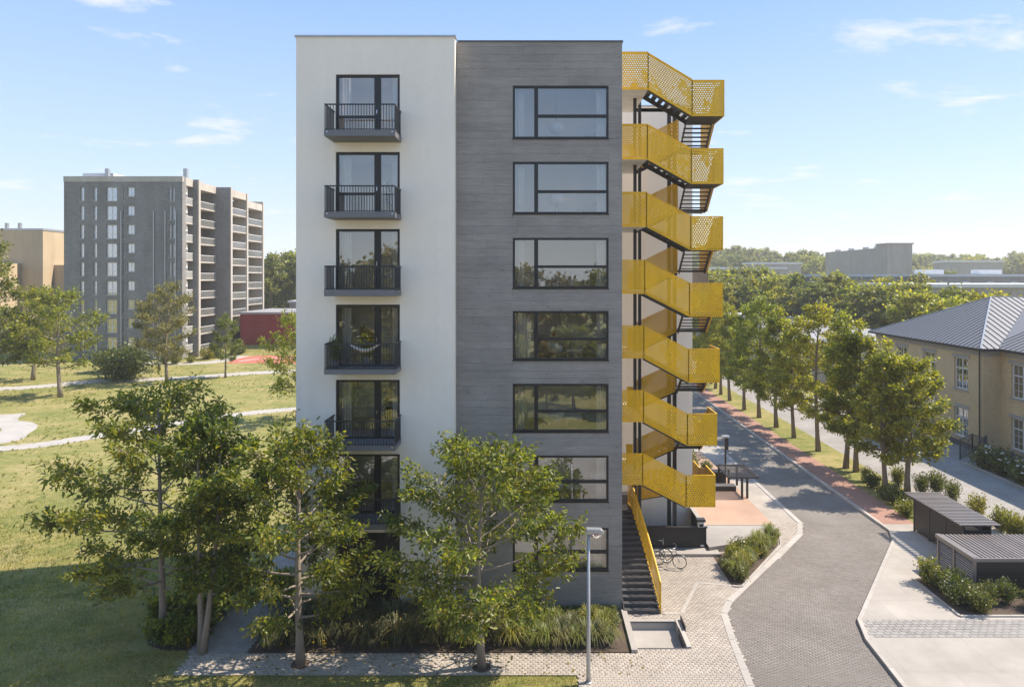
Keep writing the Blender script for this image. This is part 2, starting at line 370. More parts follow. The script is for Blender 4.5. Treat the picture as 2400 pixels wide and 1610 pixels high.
def glass_mat(name, refl=0.30, tint=(0.93, 0.96, 0.97), gcol=(0.95, 0.97, 1.0)):
    m, ns, ls, b = new_mat(name); ns.remove(b)
    t = ns.new('ShaderNodeBsdfTransparent'); t.inputs[0].default_value = (*tint, 1)
    g = ns.new('ShaderNodeBsdfGlossy'); g.inputs['Roughness'].default_value = 0.004; g.inputs[0].default_value = (*gcol, 1)
    n = ns.new('ShaderNodeTexNoise'); n.inputs['Scale'].default_value = 0.7; bp = ns.new('ShaderNodeBump'); bp.inputs['Strength'].default_value = 0.02; bp.inputs['Distance'].default_value = 0.05
    ge = ns.new('ShaderNodeNewGeometry'); ls.new(ge.outputs['Position'], n.inputs['Vector']); ls.new(n.outputs['Fac'], bp.inputs['Height']); ls.new(bp.outputs[0], g.inputs['Normal'])
    lw = ns.new('ShaderNodeFresnel'); lw.inputs[0].default_value = 1.5
    ad = ns.new('ShaderNodeMath'); ad.operation = 'ADD'; ad.inputs[1].default_value = refl - 0.04; ad.use_clamp = True; ls.new(lw.outputs[0], ad.inputs[0])
    ms = ns.new('ShaderNodeMixShader'); ls.new(ad.outputs[0], ms.inputs[0]); ls.new(t.outputs[0], ms.inputs[1]); ls.new(g.outputs[0], ms.inputs[2])
    ls.new(ms.outputs[0], ns['Material Output'].inputs[0])
glass_mat('glass', 0.14, (0.99, 0.99, 0.98)); glass_mat('far_glass', 0.45, (0.5, 0.52, 0.55)); glass_mat('rail_glass', 0.10, (0.86, 0.9, 0.9)); glass_mat('lens', 0.15, (0.9, 0.62, 0.66))

# ------------------------------------------------------------------ ground and paving
PIT = (3.78, 5.62, 25.05, 26.95)       # light well in front of the stair
def sheet(name, rings, z, mat, kind='structure', thick=0.0):
    """flat polygon with holes"""
    vs = []; lo = []
    for r in rings: lo.append([Vector((x, y, 0)) for x, y in r]); vs += [(x, y, z) for x, y in r]
    tri = tessellate_polygon(lo); fs = []
    for t in tri:
        a, b, c = (Vector(vs[i]) for i in t)
        fs.append(t if (b-a).cross(c-a).z > 0 else tuple(reversed(t)))
    mb = MB(); mb.add(vs, fs)
    if thick:
        k = 0
        for r in rings:
            n = len(r)
            mb.add([(x, y, z) for x, y in r] + [(x, y, z-thick) for x, y in r], [(i, (i+1) % n, (i+1) % n + n, i+n) for i in range(n)])
    return mb.build(name, mat, kind=kind)
pit_ring = [(PIT[0], PIT[2]), (PIT[0], PIT[3]), (PIT[1], PIT[3]), (PIT[1], PIT[2])]
sheet('ground', [[(-1500, -400), (1500, -400), (1500, 2500), (-1500, 2500)], pit_ring], -0.03, 'lawn')
rL = [(7.2, 10), (7.35, 22.7), (7.6, 25.6), (7.84, 27.6), (8.35, 28.6), (14.2, 36.0), (14.9, 37.8), (14.9, 170)]
rR = [(11.9, 10), (12.2, 22.7), (12.4, 25.5), (12.8, 27.0), (18.5, 35.2), (19.0, 36.5), (19.0, 170)]
road_poly = rL + rR[::-1]
road = sheet('road', [road_poly], -0.02, 'road_far')
pave_poly = [(-12.3, 24.7), (-12.3, 23.4), (1.55, 23.4), (1.4, 10)] + rL + [(8.7, 170), (8.7, 37.0), (3.62, 37.0), (3.62, 24.7)]
pavement = sheet('pavement', [pave_poly, pit_ring], 0.0, 'pale_pave', thick=0.03)
side_path = sheet('path', [[(-12.5, 24.7), (-10.4, 24.7), (-10.4, 60), (-12.5, 60)]], 0.004, 'grey_paver', thick=0.03)
conc_poly = rR[:6] + [(19.0, 37.4), (24.0, 37.4), (24.0, 38.6), (70, 38.6), (70, 10)]
forecourt = sheet('forecourt', [conc_poly], 0.09, 'slab_concrete', thick=0.13)
sheet('footpath', [[(19.15, 37.4), (21.0, 37.4), (21.0, 170), (19.15, 170)]], 0.06, 'terracotta_walk', thick=0.1)
sheet('verge', [[(21.0, 37.4), (23.8, 37.4), (23.8, 170), (21.0, 170)]], 0.05, 'lawn', thick=0.1)
sheet('driveway', [[(23.8, 38.6), (70, 38.6), (70, 52), (36, 52), (34.6, 53), (34.6, 75), (31, 80), (31, 170), (23.8, 170)]], 0.0, 'drive_pave', thick=0.03)
bed_z = 0.03
sheet('forecourt', [[(-60, 3), (1.35, 3), (1.35, 22.3), (-60, 22.3)]], -0.02, 'slab_concrete')  # unseen pale paving below the view, added to bounce light onto the facade
sheet('forecourt', [[(1.35, 3), (60, 3), (60, 9.9), (1.35, 9.9)]], -0.018, 'slab_concrete')  # right-hand part of the added unseen bounce paving
sheet('planting_bed', [[(-10.35, 24.75), (3.5, 24.75), (3.5, 27.92), (-10.35, 27.92)]], bed_z, 'soil', thick=0.1)
sheet('planting_bed', [[(-12.6, 24.9), (-12.6, 31.5), (-13.2, 31.3), (-13.9, 30.2), (-14.3, 28.8), (-14.9, 27.6), (-14.8, 26.2), (-14.3, 25.3), (-13.5, 24.95)]], -0.01, 'soil')
def inside(p, poly):
    x, y = p; c = False; n = len(poly)
    for i in range(n):
        x1, y1 = poly[i]; x2, y2 = poly[(i+1) % n]
        if (y1 > y) != (y2 > y) and x < (x2-x1)*(y-y1)/(y2-y1)+x1: c = not c
    return c
def paving(parent, name, poly, bbox, w, d, gap, z0, z1, mat, skip=(), nobj=300, mortar=None, rot=0.0):
    """stones of w x d, the nearest ones in view as objects, the rest joined"""
    x0, x1, y0, y1 = bbox; rng = random.Random(7); cells = []
    cr_, sr_ = math.cos(rot), math.sin(rot); ox, oy = (x0+x1)/2, (y0+y1)/2; R = math.hypot(x1-x0, y1-y0)/2
    nx, ny = int(R/w)+1, int(R/d)+1
    for j in range(-ny, ny+1):
        for i in range(-nx, nx+1):
            lx, ly = (i + (0.5 if j % 2 else 0.0))*w, j*d
            x, y = ox + lx*cr_ - ly*sr_, oy + lx*sr_ + ly*cr_
            if not (x0 <= x <= x1 and y0 <= y <= y1): continue
            if not inside((x, y), poly): continue
            if any(a-0.05 < x < b+0.05 and c-0.05 < y < e+0.05 for a, b, c, e in skip): continue
            cells.append((x, y))
    if mortar:
        pass
    vis = [c for c in cells if c[1] > 22.75]
    vis.sort(key=lambda c: c[1]); near = set(vis[:nobj]); h = z1-z0
    bv = MB(); a, b, t = (w-gap)/2, (d-gap)/2, 0.006
    bv.add([(-a,-b,0),(a,-b,0),(a,b,0),(-a,b,0),(-a,-b,h-t),(a,-b,h-t),(a,b,h-t),(-a,b,h-t),(-a+t,-b+t,h),(a-t,-b+t,h),(a-t,b-t,h),(-a+t,b-t,h)],
           [(8,9,10,11)] + [(k,(k+1)%4,(k+1)%4+4,k+4) for k in range(4)] + [(k+4,(k+1)%4+4,(k+1)%4+8,k+8) for k in range(4)])
    me = bv.mesh(name, mat)
    V = np.array(bv.v); V[:, :2] = V[:, :2] @ np.array([[cr_, sr_], [-sr_, cr_]])
    Fq = np.array(bv.f); allv = []; allf = []; k = 0
    for c in cells:
        dz = rng.uniform(-0.002, 0.002)
        if c in near:
            o = link(name, me, parent, (c[0], c[1], z0+dz)); o.rotation_euler = (0, 0, rot + rng.uniform(-.006, .006))
        else:
            allv.append(V + np.array([c[0], c[1], z0+dz])); allf.append(Fq + k*len(V)); k += 1
    if allv:
        o = link(name+'s', npmesh(name+'s', np.concatenate(allv), np.concatenate(allf), mat), parent, kind='stuff')
STAIR_FOOT = (3.5, 5.2, 27.5, 32.4); BOX = (5.25, 8.62, 34.0, 37.0)
sheet('mortar_bed', [[(-12.3, 24.7), (-12.3, 23.4), (1.55, 23.4), (1.4, 20)] + [(7.3, 20)] + rL[1:7] + [(8.7, 37.8), (8.7, 37.0), (3.62, 37.0), (3.62, 24.7)], pit_ring], 0.004, 'mortar')
paving(pavement, 'paver', pave_poly, (-12.3, 14.9, 20.0, 37.8), 0.19, 0.125, 0.010, 0.004, 0.018, 'paver', skip=(PIT, STAIR_FOOT, BOX))
sheet('mortar_bed', [[(7.2, 20)] + rL[1:7] + [(19, 37.8), (19, 36.5), (18.5, 35.2), (12.8, 27), (12.4, 25.5), (12.2, 22.7), (11.9, 20)]], -0.016, 'road_mortar')
paving(road, 'road_paver', road_poly, (7.2, 19.0, 20.0, 37.8), 0.20, 0.10, 0.010, -0.016, -0.004, 'road_paver', rot=math.radians(-20))
sp_poly = [(-12.48, 24.72), (-10.42, 24.72), (-10.42, 33), (-12.48, 33)]
sheet('mortar_bed', [sp_poly], .008, 'mortar')
paving(side_path, 'path_paver', sp_poly, (-12.45, -10.45, 24.7, 33), 0.2, 0.125, 0.010, 0.008, 0.02, 'grey_paver', nobj=150)
strip = [(12.75, 25.62), (60, 25.62), (60, 26.95), (12.95, 26.95)]
paving(forecourt, 'grey_paver', strip, (12.5, 21.0, 25.6, 27.0), 0.3, 0.19, 0.014, 0.091, 0.104, 'grey_paver')
sheet('paver_strip', [[(20.9, 25.62), (60, 25.62), (60, 26.95), (20.9, 26.95)]], 0.096, 'grey_paver')
# kerbs: separate stones along both road edges
def kerb_run(pts, w, z0, z1, L=1.0, mat='kerb_stone', side=0.0, parent=None):
    for (a, b) in zip(pts, pts[1:]):
        a, b = Vector((*a, 0)), Vector((*b, 0)); d = b-a
        if d.length < .05: continue
        n = max(1, round(d.length/L)); u = d.normalized(); s = Vector((u.y, -u.x, 0)); l = d.length/n
        for i in range(n):
            c = a + u*(l*(i+.5)) + s*side
            cbox('kerb_stone', (l-0.012, w, z1-z0), (c.x, c.y, (z0+z1)/2), mat, parent, (0, 0, math.atan2(u.y, u.x)))
kr = thing('kerb', 'pale stone kerb between light pavers and the brick road', 'kerb', (8, 27, 0)); kr['kind'] = 'structure'; del kr['category']
kerb_run([(7.3, 18)] + rL[1:7] + [(14.9, 70)], 0.26, -0.03, 0.03, 1.0, side=-0.13, parent=kr)
kr2 = thing('kerb', 'raised kerb along the concrete forecourt', 'kerb', (13, 27, 0)); kr2['kind'] = 'structure'; del kr2['category']
kerb_run([(12.05, 18)] + rR[1:6] + [(19.0, 90)], 0.16, -0.03, 0.115, 1.0, side=0.09, parent=kr2)
kr3 = thing('kerb', 'flat edging of the bike area', 'kerb', (6, 27.5, 0)); kr3['kind'] = 'structure'; del kr3['category']
kerb_run([(5.25, 27.62), (6.0, 27.62), (7.3, 30.4), (8.95, 30.05)], 0.14, 0.0, 0.03, 0.8, parent=kr3)
# lawn paths
PATHS = []
def ribbon(name, pts, w, mat='path', z=-0.005):
    L = []; R = []
    for i, p in enumerate(pts):
        a = Vector((*pts[max(i-1, 0)], 0)); b = Vector((*pts[min(i+1, len(pts)-1)], 0)); d = (b-a).normalized(); s = Vector((-d.y, d.x, 0))*w/2
        L.append((p[0]+s.x, p[1]+s.y)); R.append((p[0]-s.x, p[1]-s.y))
    PATHS.append(L + R[::-1]); return sheet(name, [L + R[::-1]], z, mat, thick=0.03)
def smooth_pts(pts, n=6):
    out = []
    P = [pts[0]] + list(pts) + [pts[-1]]
    for i in range(1, len(P)-2):
        for k in range(n):
            t = k/n; p = [Vector((*q, 0)) for q in P[i-1:i+3]]
            v = 0.5*((2*p[1]) + (-p[0]+p[2])*t + (2*p[0]-5*p[1]+4*p[2]-p[3])*t*t + (-p[0]+3*p[1]-3*p[2]+p[3])*t**3); out.append((v.x, v.y))
    out.append(tuple(pts[-1])); return out
g2 = lambda x, y: G(x, y)[:2]
ribbon('path', smooth_pts([(-90, 80), g2(0, 911), g2(215, 894), g2(420, 886), g2(610, 873), (-20, 104), (10, 108)]), 3.2)
ribbon('path', smooth_pts([(-60, 48), g2(0, 1051), g2(210, 1024), g2(480, 982), g2(690, 958), (-5, 78)]), 2.0)
ribbon('path', smooth_pts([(-52, 68), g2(0, 988), g2(38, 996), g2(46, 1004), g2(25, 1018), g2(-10, 1034), (-50, 55)]), 2.6)
ribbon('path', smooth_pts([g2(300, 850), g2(430, 852), g2(520, 845), g2(600, 822), g2(660, 800)]), 3.0, z=-0.012)
sheet('running_track', [smooth_pts([g2(530, 851), g2(560, 840), g2(600, 834), g2(640, 832), (-38, 117), (-30, 115), g2(700, 852), g2(640, 851), g2(530, 851)], 4)], -0.008, 'track')
for off in (0.0, 0.35):
    ribbon('lane_line', smooth_pts([(g2(560, 847)[0]+off*12, g2(560, 847)[1]), (g2(600, 841)[0]+off*12, g2(600, 841)[1]), (g2(650, 838)[0]+off*12, g2(650, 838)[1])]), 0.25, 'white_line', z=-0.002)
# pit lining
pt = thing('light_well', 'sunken concrete light well with pale kerbs at the stair foot', 'light well', (4.7, 26, 0))
MB().box(PIT[0]-.01, PIT[1]+.01, PIT[2]-.01, PIT[3]+.01, -0.34, -0.30).build('floor', 'concrete', pt)
MB().box(PIT[0], PIT[1], PIT[3], PIT[3]+.16, -0.30, 0.035).build('back_wall', 'stone_trim', pt)
MB().box(PIT[0], PIT[1]+.18, PIT[2]-.06, PIT[2], -0.30, 0.02).build('front_wall', 'plinth', pt)
MB().box(PIT[0]+.02, PIT[1]-.02, PIT[2]+.01, PIT[2]+.22, -0.30, -0.22).build('grate', 'stair_dark', pt)
MB().box(PIT[0]-.22, PIT[0], PIT[2]-.35, PIT[3]+.75, -0.30, 0.14).build('kerb', 'kerb_stone', pt)
MB().box(PIT[1], PIT[1]+.18, PIT[2], PIT[3]+.16, -0.30, 0.06).build('kerb', 'kerb_stone', pt)
MB().box(PIT[1]-.02, PIT[1]+.005, PIT[2]+.001, PIT[2]+1.3, -0.295, 0.10).build('side_plate', 'stair_dark', pt)
MB().box(PIT[1]+.2, PIT[1]+.23, PIT[3]-.75, PIT[3]+.1, 0.018, 0.22).build('upright_plate', 'stair_dark', pt)

# ------------------------------------------------------------------ main building
XW0, XW1, XG1 = -9.54, -3.16, 3.64
YW, YG, ROOF = 27.45, 28.0, 23.25
apt = thing('apartment_building', 'seven-storey block, half white render with balconies, half grey boards with wide windows', 'building', (-3, 32, 0))
FL = [19.15, 16.05, 13.05, 10.0, 7.08, 4.08, 0.10]
def zw(y): return CAMH - (y-CY)*YW/F
def zg(y): return CAMH - (y-CY)*YG/F
DX0, DX1 = -7.945, -5.37
doors = [(FL[i], zw(t)) for i, t in enumerate((175, 356.5, 537, 714, 890, 1064))] + [(0.10, 3.35)]
WX0, WX1 = -0.84, 3.08
wins = [(zg(b), zg(t)) for t, b in zip((202, 380, 558, 729, 899, 1067, 1236), (326, 502, 676, 844, 1012, 1175, 1336))]
def holed_wall(x0, x1, z0, z1, y0, y1, holes):
    xs = sorted({x0, x1, *[h[0] for h in holes], *[h[1] for h in holes]}); zs = sorted({z0, z1, *[h[2] for h in holes], *[h[3] for h in holes]})
    nx, nz = len(xs)-1, len(zs)-1
    def solid(i, j):
        if not (0 <= i < nx and 0 <= j < nz): return False
        cx, cz = (xs[i]+xs[i+1])/2, (zs[j]+zs[j+1])/2
        return not any(h[0] < cx < h[1] and h[2] < cz < h[3] for h in holes)
    mb = MB()
    for i in range(nx):
        for j in range(nz):
            if not solid(i, j): continue
            a, b, c, d = xs[i], xs[i+1], zs[j], zs[j+1]
            mb.quad((a,y0,c),(b,y0,c),(b,y0,d),(a,y0,d)); mb.quad((b,y1,c),(a,y1,c),(a,y1,d),(b,y1,d))
            if not solid(i-1, j): mb.quad((a,y1,c),(a,y0,c),(a,y0,d),(a,y1,d))
            if not solid(i+1, j): mb.quad((b,y0,c),(b,y1,c),(b,y1,d),(b,y0,d))
            if not solid(i, j-1): mb.quad((a,y1,c),(b,y1,c),(b,y0,c),(a,y0,c))
            if not solid(i, j+1): mb.quad((a,y0,d),(b,y0,d),(b,y1,d),(a,y1,d))
    return mb
holed_wall(XW0, XW1, 0, ROOF, YW, YW+.35, [(DX0, DX1, a, b) for a, b in doors]).build('white_wall', 'white_render', apt)
holed_wall(XW1, XG1-.02, 0, ROOF-.02, YG+.004, YG+.3, [(WX0, WX1, a, b) for a, b in wins]).build('grey_wall', 'board_backing', apt)
# the rest of the shell
MB().box(XW1-.3, XW1, YW+.35, YG+.3, 0, ROOF).build('return_wall', 'white_render', apt)
MB().box(XG1, 8.62, 37.0, 37.3, 0, ROOF-.4).build('rear_wing_wall', 'white_render', apt)
MB().box(8.32, 8.62, 37.3, 42, 0, ROOF-.4).build('rear_wing_wall', 'white_render', apt)
MB().box(XW0, XG1-.302, 35.2, 35.5, 0, ROOF-.02).build('back_wall', 'white_render', apt)
MB().box(XG1-.3, 8.3, 41.7, 42, 0, ROOF-.4).build('back_wall', 'white_render', apt)
MB().box(XW0, XG1, YG+.3, 35.5, ROOF-.6, ROOF-.3).build('roof', 'roof_flat', apt)
MB().box(XG1-.3, 8.6, 37.0, 42, ROOF-.7, ROOF-.5).build('roof', 'roof_flat', apt)
cop = MB(); cop.box(XW0-.05, XW1+.05, YW-.05, YW+.42, ROOF, ROOF+.07); cop.box(XW0-.05, XW0+.32, YW+.42, 35.5, ROOF, ROOF+.07)
cop.build('coping', 'coping_metal', apt)
MB().box(XW1+.052, XG1+.04, YG-.06, YG+.34, ROOF-.02, ROOF+.04).build('coping', 'dark_coping', apt)
MB().box(XG1-.32, 8.68, 36.94, 37.36, ROOF-.4, ROOF-.34).build('coping', 'coping_metal', apt)
for k, z in enumerate(FL): MB().box(XW0+.3, XG1-.3, YG+.3, 33.6, z-.25, z-.02).build('floor_slab', 'wood_floor' , apt); MB().box(XW0+.3, XG1-.3, YG+.302, 33.6, z-.30, z-.252).build('ceiling', 'inner_white', apt)
for z in FL: MB().box(XW0+.302, XW1-.302, YW+.352, YG+.3, z-.25, z-.02).build('floor_slab', 'wood_floor', apt)
MB().box(XW0+.3, XG1-.3, 31.9, 32.1, 0, ROOF-.7).build('partition', 'inner_white', apt)
MB().box(-3.2, -3.0, YG+.3, 31.9, 0, ROOF-.7).build('partition', 'inner_white', apt)
MB().box(XW0+.3, XG1-.3, YG+.31, 33.6, 22.3, 22.5).build('ceiling', 'inner_white', apt)
MB().box(DX0-.25, DX1+.35, YW-.85, YW-.002, 0.0, 0.10).build('doorstep', 'concrete', apt)
# grey cladding boards, one by one
rng = random.Random(3); z = 0.02; rows = []
while z < ROOF-.06:
    h = min(rng.choice((0.285, 0.30, 0.31, 0.325, 0.335)), ROOF-.025-z); rows.append((z, z+h)); z += h
def board(x0, x1, a, b):
    if x1-x0 < .03 or b-a < .02: return
    pr = rng.uniform(-.004, .004)
    cbox('board', (round(x1-x0-.006, 3), 0.03, round(b-a-.005, 3)), ((x0+x1)/2, YG-.015+pr, (a+b)/2), 'grey_board', apt)
for a, b in rows:
    w = [q for q in wins if q[0] < b and q[1] > a]
    X0, X1 = XW1+.012, XG1
    if not w:
        cut = rng.uniform(X0+1.0, X1-1.0); board(X0, cut, a, b); board(cut, X1, a, b); continue
    zb, zt = w[0]
    if rng.random() < .45: cut = rng.uniform(X0+.6, WX0-.5); board(X0, cut, a, b); board(cut, WX0, a, b)
    else: board(X0, WX0, a, b)
    board(WX1, X1, a, b)
    if a < zb: board(WX0, WX1, a, min(b, zb))
    if b > zt: board(WX0, WX1, max(a, zt), b)
def yz_wall(x, y0, y1, z0, z1, holes, name, mat, par, th=.4):
    mb = holed_wall(y0, y1, z0, z1, 0, th, holes)
    mb.v = [(x+b, a, c) for a, b, c in mb.v]; mb.f = [tuple(reversed(f)) for f in mb.f]; return mb.build(name, mat, par)
side_h = [(28.45, 31.6, FL[k]+.35, wins[k][1]) for k in range(6)]  # side windows out of view, added to let sun and sky into rooms
yz_wall(XG1-.3, YG+.302, 37.0, 0, ROOF-.02, side_h, 'side_wall', 'white_render', apt, .3)
yz_wall(XG1-.36, YG+.31, 31.9, 0, ROOF-.7, side_h, 'partition', 'inner_white', apt, .058)
left_h = [(28.3, 31.4, FL[k]+.3, doors[k][1]) for k in range(6)]  # unseen openings added here too, for more daylight in the balcony rooms
yz_wall(XW0, YW+.35, 35.2, 0, ROOF, left_h, 'side_wall', 'white_render', apt, .3)
yz_wall(XW0+.302, YW+.36, 31.9, 0, ROOF-.7, left_h, 'partition', 'inner_white', apt, .058)
for a, b, c, d in left_h:
    mb = MB()
    for q in ((a, a+.07, c, d), (b-.07, b, c, d), (a+.07, b-.07, c, c+.07), (a+.07, b-.07, d-.07, d)): mb.box(XW0+.1, XW0+.18, q[0], q[1], q[2], q[3])
    w = mb.build('added_side_window', 'dark_frame', apt); MB().box(XW0+.135, XW0+.145, a+.07, b-.07, c+.07, d-.07).build('pane', 'glass', w)
for a, b, c, d in side_h:
    mb = MB()
    for q in ((a, a+.07, c, d), (b-.07, b, c, d), (a+.07, b-.07, c, c+.07), (a+.07, b-.07, d-.07, d)): mb.box(XG1-.16, XG1-.08, q[0], q[1], q[2], q[3])
    w = mb.build('added_side_window', 'dark_frame', apt); MB().box(XG1-.125, XG1-.115, a+.07, b-.07, c+.07, d-.07).build('pane', 'glass', w)
def curtain(x0, x1, z0, z1, y, parent, amp=.035, waves=None):
    n = 36; waves = waves or max(3, (x1-x0)/.11); mb = MB(); vs = []
    for i in range(n+1):
        t = i/n; x = x0+(x1-x0)*t; dy = amp*math.sin(t*waves*2*math.pi)+amp*.4*math.sin(t*waves*3.1+1)
        vs += [(x, y+dy, z0), (x, y+dy*.8, z1)]
    mb.add(vs, [(2*i, 2*i+2, 2*i+3, 2*i+1) for i in range(n)]); return mb.build('curtain', 'curtain', parent, smooth=True)
def frame_mesh(x0, x1, z0, z1, y0, y1, bars):
    mb = MB()
    for a, b, c, d in bars: mb.box(a, b, y0, y1, c, d)
    return mb
for k, (zb, zt) in enumerate(wins):
    t = .085; y0, y1 = YG-.035, YG+.09; m0, m1 = 0.035, 0.195; tr = zb+(zt-zb)*.43
    fr = frame_mesh(0, 0, 0, 0, y0, y1, [(WX0, WX1, zb, zb+t), (WX0, WX1, zt-t, zt), (WX0, WX0+t, zb+t, zt-t), (WX1-t, WX1, zb+t, zt-t), (m0, m1, zb+t, zt-t), (m1, WX1-t, tr-.055, tr+.055)]).build('window', 'dark_frame', apt)
    for (a, b, c, d) in ((WX0+t, m0, zb+t, zt-t), (m1, WX1-t, tr+.055, zt-t), (m1, WX1-t, zb+t, tr-.055)):
        MB().box(a, b, YG+.03, YG+.042, c, d).build('pane', 'glass', fr)
    MB().box(WX0-.03, WX1+.03, YG-.06, YG-.001, zb-.035, zb-.002).build('sill', 'dark_frame', fr)
    if k != 6: curtain(WX0+.12, WX0+.12+(.35 if k != 3 else .7), FL[k]+.02, zt+.05, YG+.45, fr); curtain(WX1-.45, WX1-.02, FL[k]+.02, zt+.05, YG+.42, fr)
    else: curtain(WX1-.9, WX1-.2, FL[k]+.02, zt+.05, YG+.42, fr)
for k, (zb, zt) in enumerate(doors):
    t = .10; y0, y1 = YW+.06, YW+.17; m0, m1 = -6.41, -6.15
    bars = [(DX0, DX1, zb, zb+.09), (DX0, DX1, zt-t, zt), (DX0, DX0+t, zb+.09, zt-t), (DX1-t, DX1, zb+.09, zt-t), (m0, m1, zb+.09, zt-t)]
    if k < 2: bars.append((DX0+t, m0, zb+.86, zb+.96))
    fr = frame_mesh(0, 0, 0, 0, y0, y1, bars).build('balcony_door', 'dark_frame', apt)
    for a, b in ((DX0+t, m0), (m1, DX1-t)): MB().box(a, b, YW+.11, YW+.122, zb+.09, zt-t).build('pane', 'glass', fr)
    MB().box(m0+.10, m0+.13, YW+.0, YW+.06, zb+1.02, zb+1.18).build('handle', 'chrome', fr)
    if k < 6: curtain(DX0+.12, DX0+.5, zb+.02, zt+.05, YW+.5, fr); curtain(DX1-.4, DX1-.05, zb+.02, zt+.05, YW+.5, fr)
    else: MB().box(DX0+t, m0, YW+.10, YW+.108, zb+.09, zt-t).build('door_panel', 'dark_frame', fr); MB().box(m1, DX1-t, YW+.10, YW+.108, zb+.09, zt-t).build('door_panel', 'dark_frame', fr)
# balconies
YB = 26.2; BX0, BX1 = -8.02, -5.31
bal = [(20.26, 19.22, 19.01), (17.13, 16.08, 15.89), (14.05, 13.09, 12.87), (11.06, 10.03, 9.87), (8.10, 7.12, 6.94), (5.10, 4.10, 3.92)]
for k, (zr, zs, zb) in enumerate(bal):
    sl = MB().box(BX0, BX1, YB, YW-.004, zb, zs).build('balcony', 'balcony_slab', apt)
    MB().box(BX0-.012, BX1+.012, YB-.014, YB-.002, zb+.01, zs+.03).build('fascia', 'balcony_slab', sl)
    hr = MB(); w = .035
    hr.box(BX0, BX1, YB, YB+.04, zr-.05, zr); hr.box(BX0, BX0+.04, YB+.04, YW-.002, zr-.05, zr); hr.box(BX1-.04, BX1, YB+.04, YW-.002, zr-.05, zr)
    hr.build('handrail', 'balcony_metal', sl)
    lo = zs+.05; br = MB()
    br.box(BX0, BX1, YB+.005, YB+.03, lo, lo+.03); br.box(BX0+.005, BX0+.03, YB+.04, YW-.002, lo, lo+.03); br.box(BX1-.03, BX1-.005, YB+.04, YW-.002, lo, lo+.03)
    n = 25
    for i in range(n+1):
        x = BX0+.012+(BX1-BX0-.024)*i/n; br.box(x-.011, x+.011, YB+.01, YB+.027, zs+.01, zr-.05)
    for i in range(1, 12):
        y = YB+.02+(YW-YB)*i/12
        for x in (BX0+.008, BX1-.028): br.box(x, x+.02, y-.012, y+.012, zs+.01, zr-.05)
    br.build('balusters', 'balcony_metal', sl, kind='stuff')
    for x in (BX0+.1, BX1-.1): MB().box(x-.03, x+.03, YB-.022, YB-.014, zs-.06, zs-.02).build('bracket', 'chrome', sl)
hm = MB(); n_ = 16; vs_ = []
for i in range(n_+1):
    t = i/n_; x = -7.15+1.15*t; zz = 11.0-.30*math.sin(math.pi*t); w_ = .04+.16*math.sin(math.pi*t); vs_ += [(x, 26.55-w_, zz+w_*.5), (x, 26.55, zz-.02), (x, 26.55+w_, zz+w_*.5)]
hm.add(vs_, [(3*i+k, 3*i+3+k, 3*i+4+k, 3*i+1+k) for i in range(n_) for k in (0, 1)])
ho = hm.build('hammock', 'curtain', None, True); ho.modifiers.new('t', 'SOLIDIFY').thickness = .015; tag(ho, 'pale cloth hammock slung across the fourth balcony', 'hammock')
# ------------------------------------------------------------------ furniture seen through the windows
def soft(o, n=2):
    md = o.modifiers.new('s', 'SUBSURF'); md.levels = n; md.render_levels = n; return o
def shell_chair(loc, rz, label):
    t = thing('shell_chair', label, 'chair', loc)
    mb = MB(); rows_ = []
    for i in range(9):                                     # bucket: angle round the back
        a = math.radians(-110 + 220*i/8)
        rows_.append(a)
    vs = []
    for a in rows_:
        back = 0.5+0.5*math.cos(a)
        for q, (r, zz) in enumerate(((0.12, .38), (0.27, .42), (0.33, .56), (0.36, .56+.32*back))):
            vs.append((math.sin(a)*r, math.cos(a)*r, zz))
    fs = []
    for i in range(8):
        for q in range(3): fs.append((i*4+q, (i+1)*4+q, (i+1)*4+q+1, i*4+q+1))
    vs += [(0, -.28, .43), (.2, -.28, .44), (-.2, -.28, .44)]
    n = len(vs)
    fs += [(0, n-3, n-1), tuple([i*4 for i in range(9)]), (32, n-2, n-3), (0, n-3, 32)]
    mb.add(vs, fs); o = link('shell', mb.mesh('shell', 'chair_white', True), t, loc)
    md = o.modifiers.new('t', 'SOLIDIFY'); md.thickness = .03
    for sx in (-1, 1):
        for sy in (-1, 1): link('leg', MB().tube([(sx*.14, sy*.14, .40), (sx*.26, sy*.26, 0)], [.016, .011], 6).mesh('leg', 'pale_wood'), t, loc)
    t.rotation_euler = (0, 0, rz); return t
def small_table(loc, label, s=1.0):
    t = thing('side_table', label, 'table', loc)
    link('table_top', MB().box(-.33*s, .33*s, -.25, .25, .44, .48).mesh('table_top', 'chair_white'), t, loc)
    for sx in (-1, 1):
        for sy in (-1, 1): link('leg', MB().tube([(sx*.28*s, sy*.2, .44), (sx*.31*s, sy*.23, 0)], [.018, .013], 6).mesh('leg', 'pale_wood'), t, loc)
    link('shelf', MB().box(-.28*s, .28*s, -.2, .2, .2, .22).mesh('shelf', 'pale_wood'), t, loc)
def armchair(loc, rz, label):
    t = thing('armchair', label, 'armchair', loc)
    for nm, b in (('seat', (-.36, .36, -.4, .3, .16, .42)), ('backrest', (-.36, .36, .2, .42, .42, .86)), ('arm', (-.48, -.37, -.4, .38, .1, .6)), ('arm', (.37, .48, -.4, .38, .1, .6))):
        o = link(nm, MB().box(*b).mesh(nm, 'fabric'), t, loc); bv = o.modifiers.new('b', 'BEVEL'); bv.width = .05; bv.segments = 3
    for sx in (-.4, .4):
        for sy in (-.32, .32): link('leg', MB().tube([(sx, sy, .1), (sx, sy, 0)], .02, 6).mesh('leg', 'pale_wood'), t, loc)
    t.rotation_euler = (0, 0, rz)
names = {2: 'third window down', 3: 'fourth window down', 4: 'fifth window down', 5: 'sixth window down'}
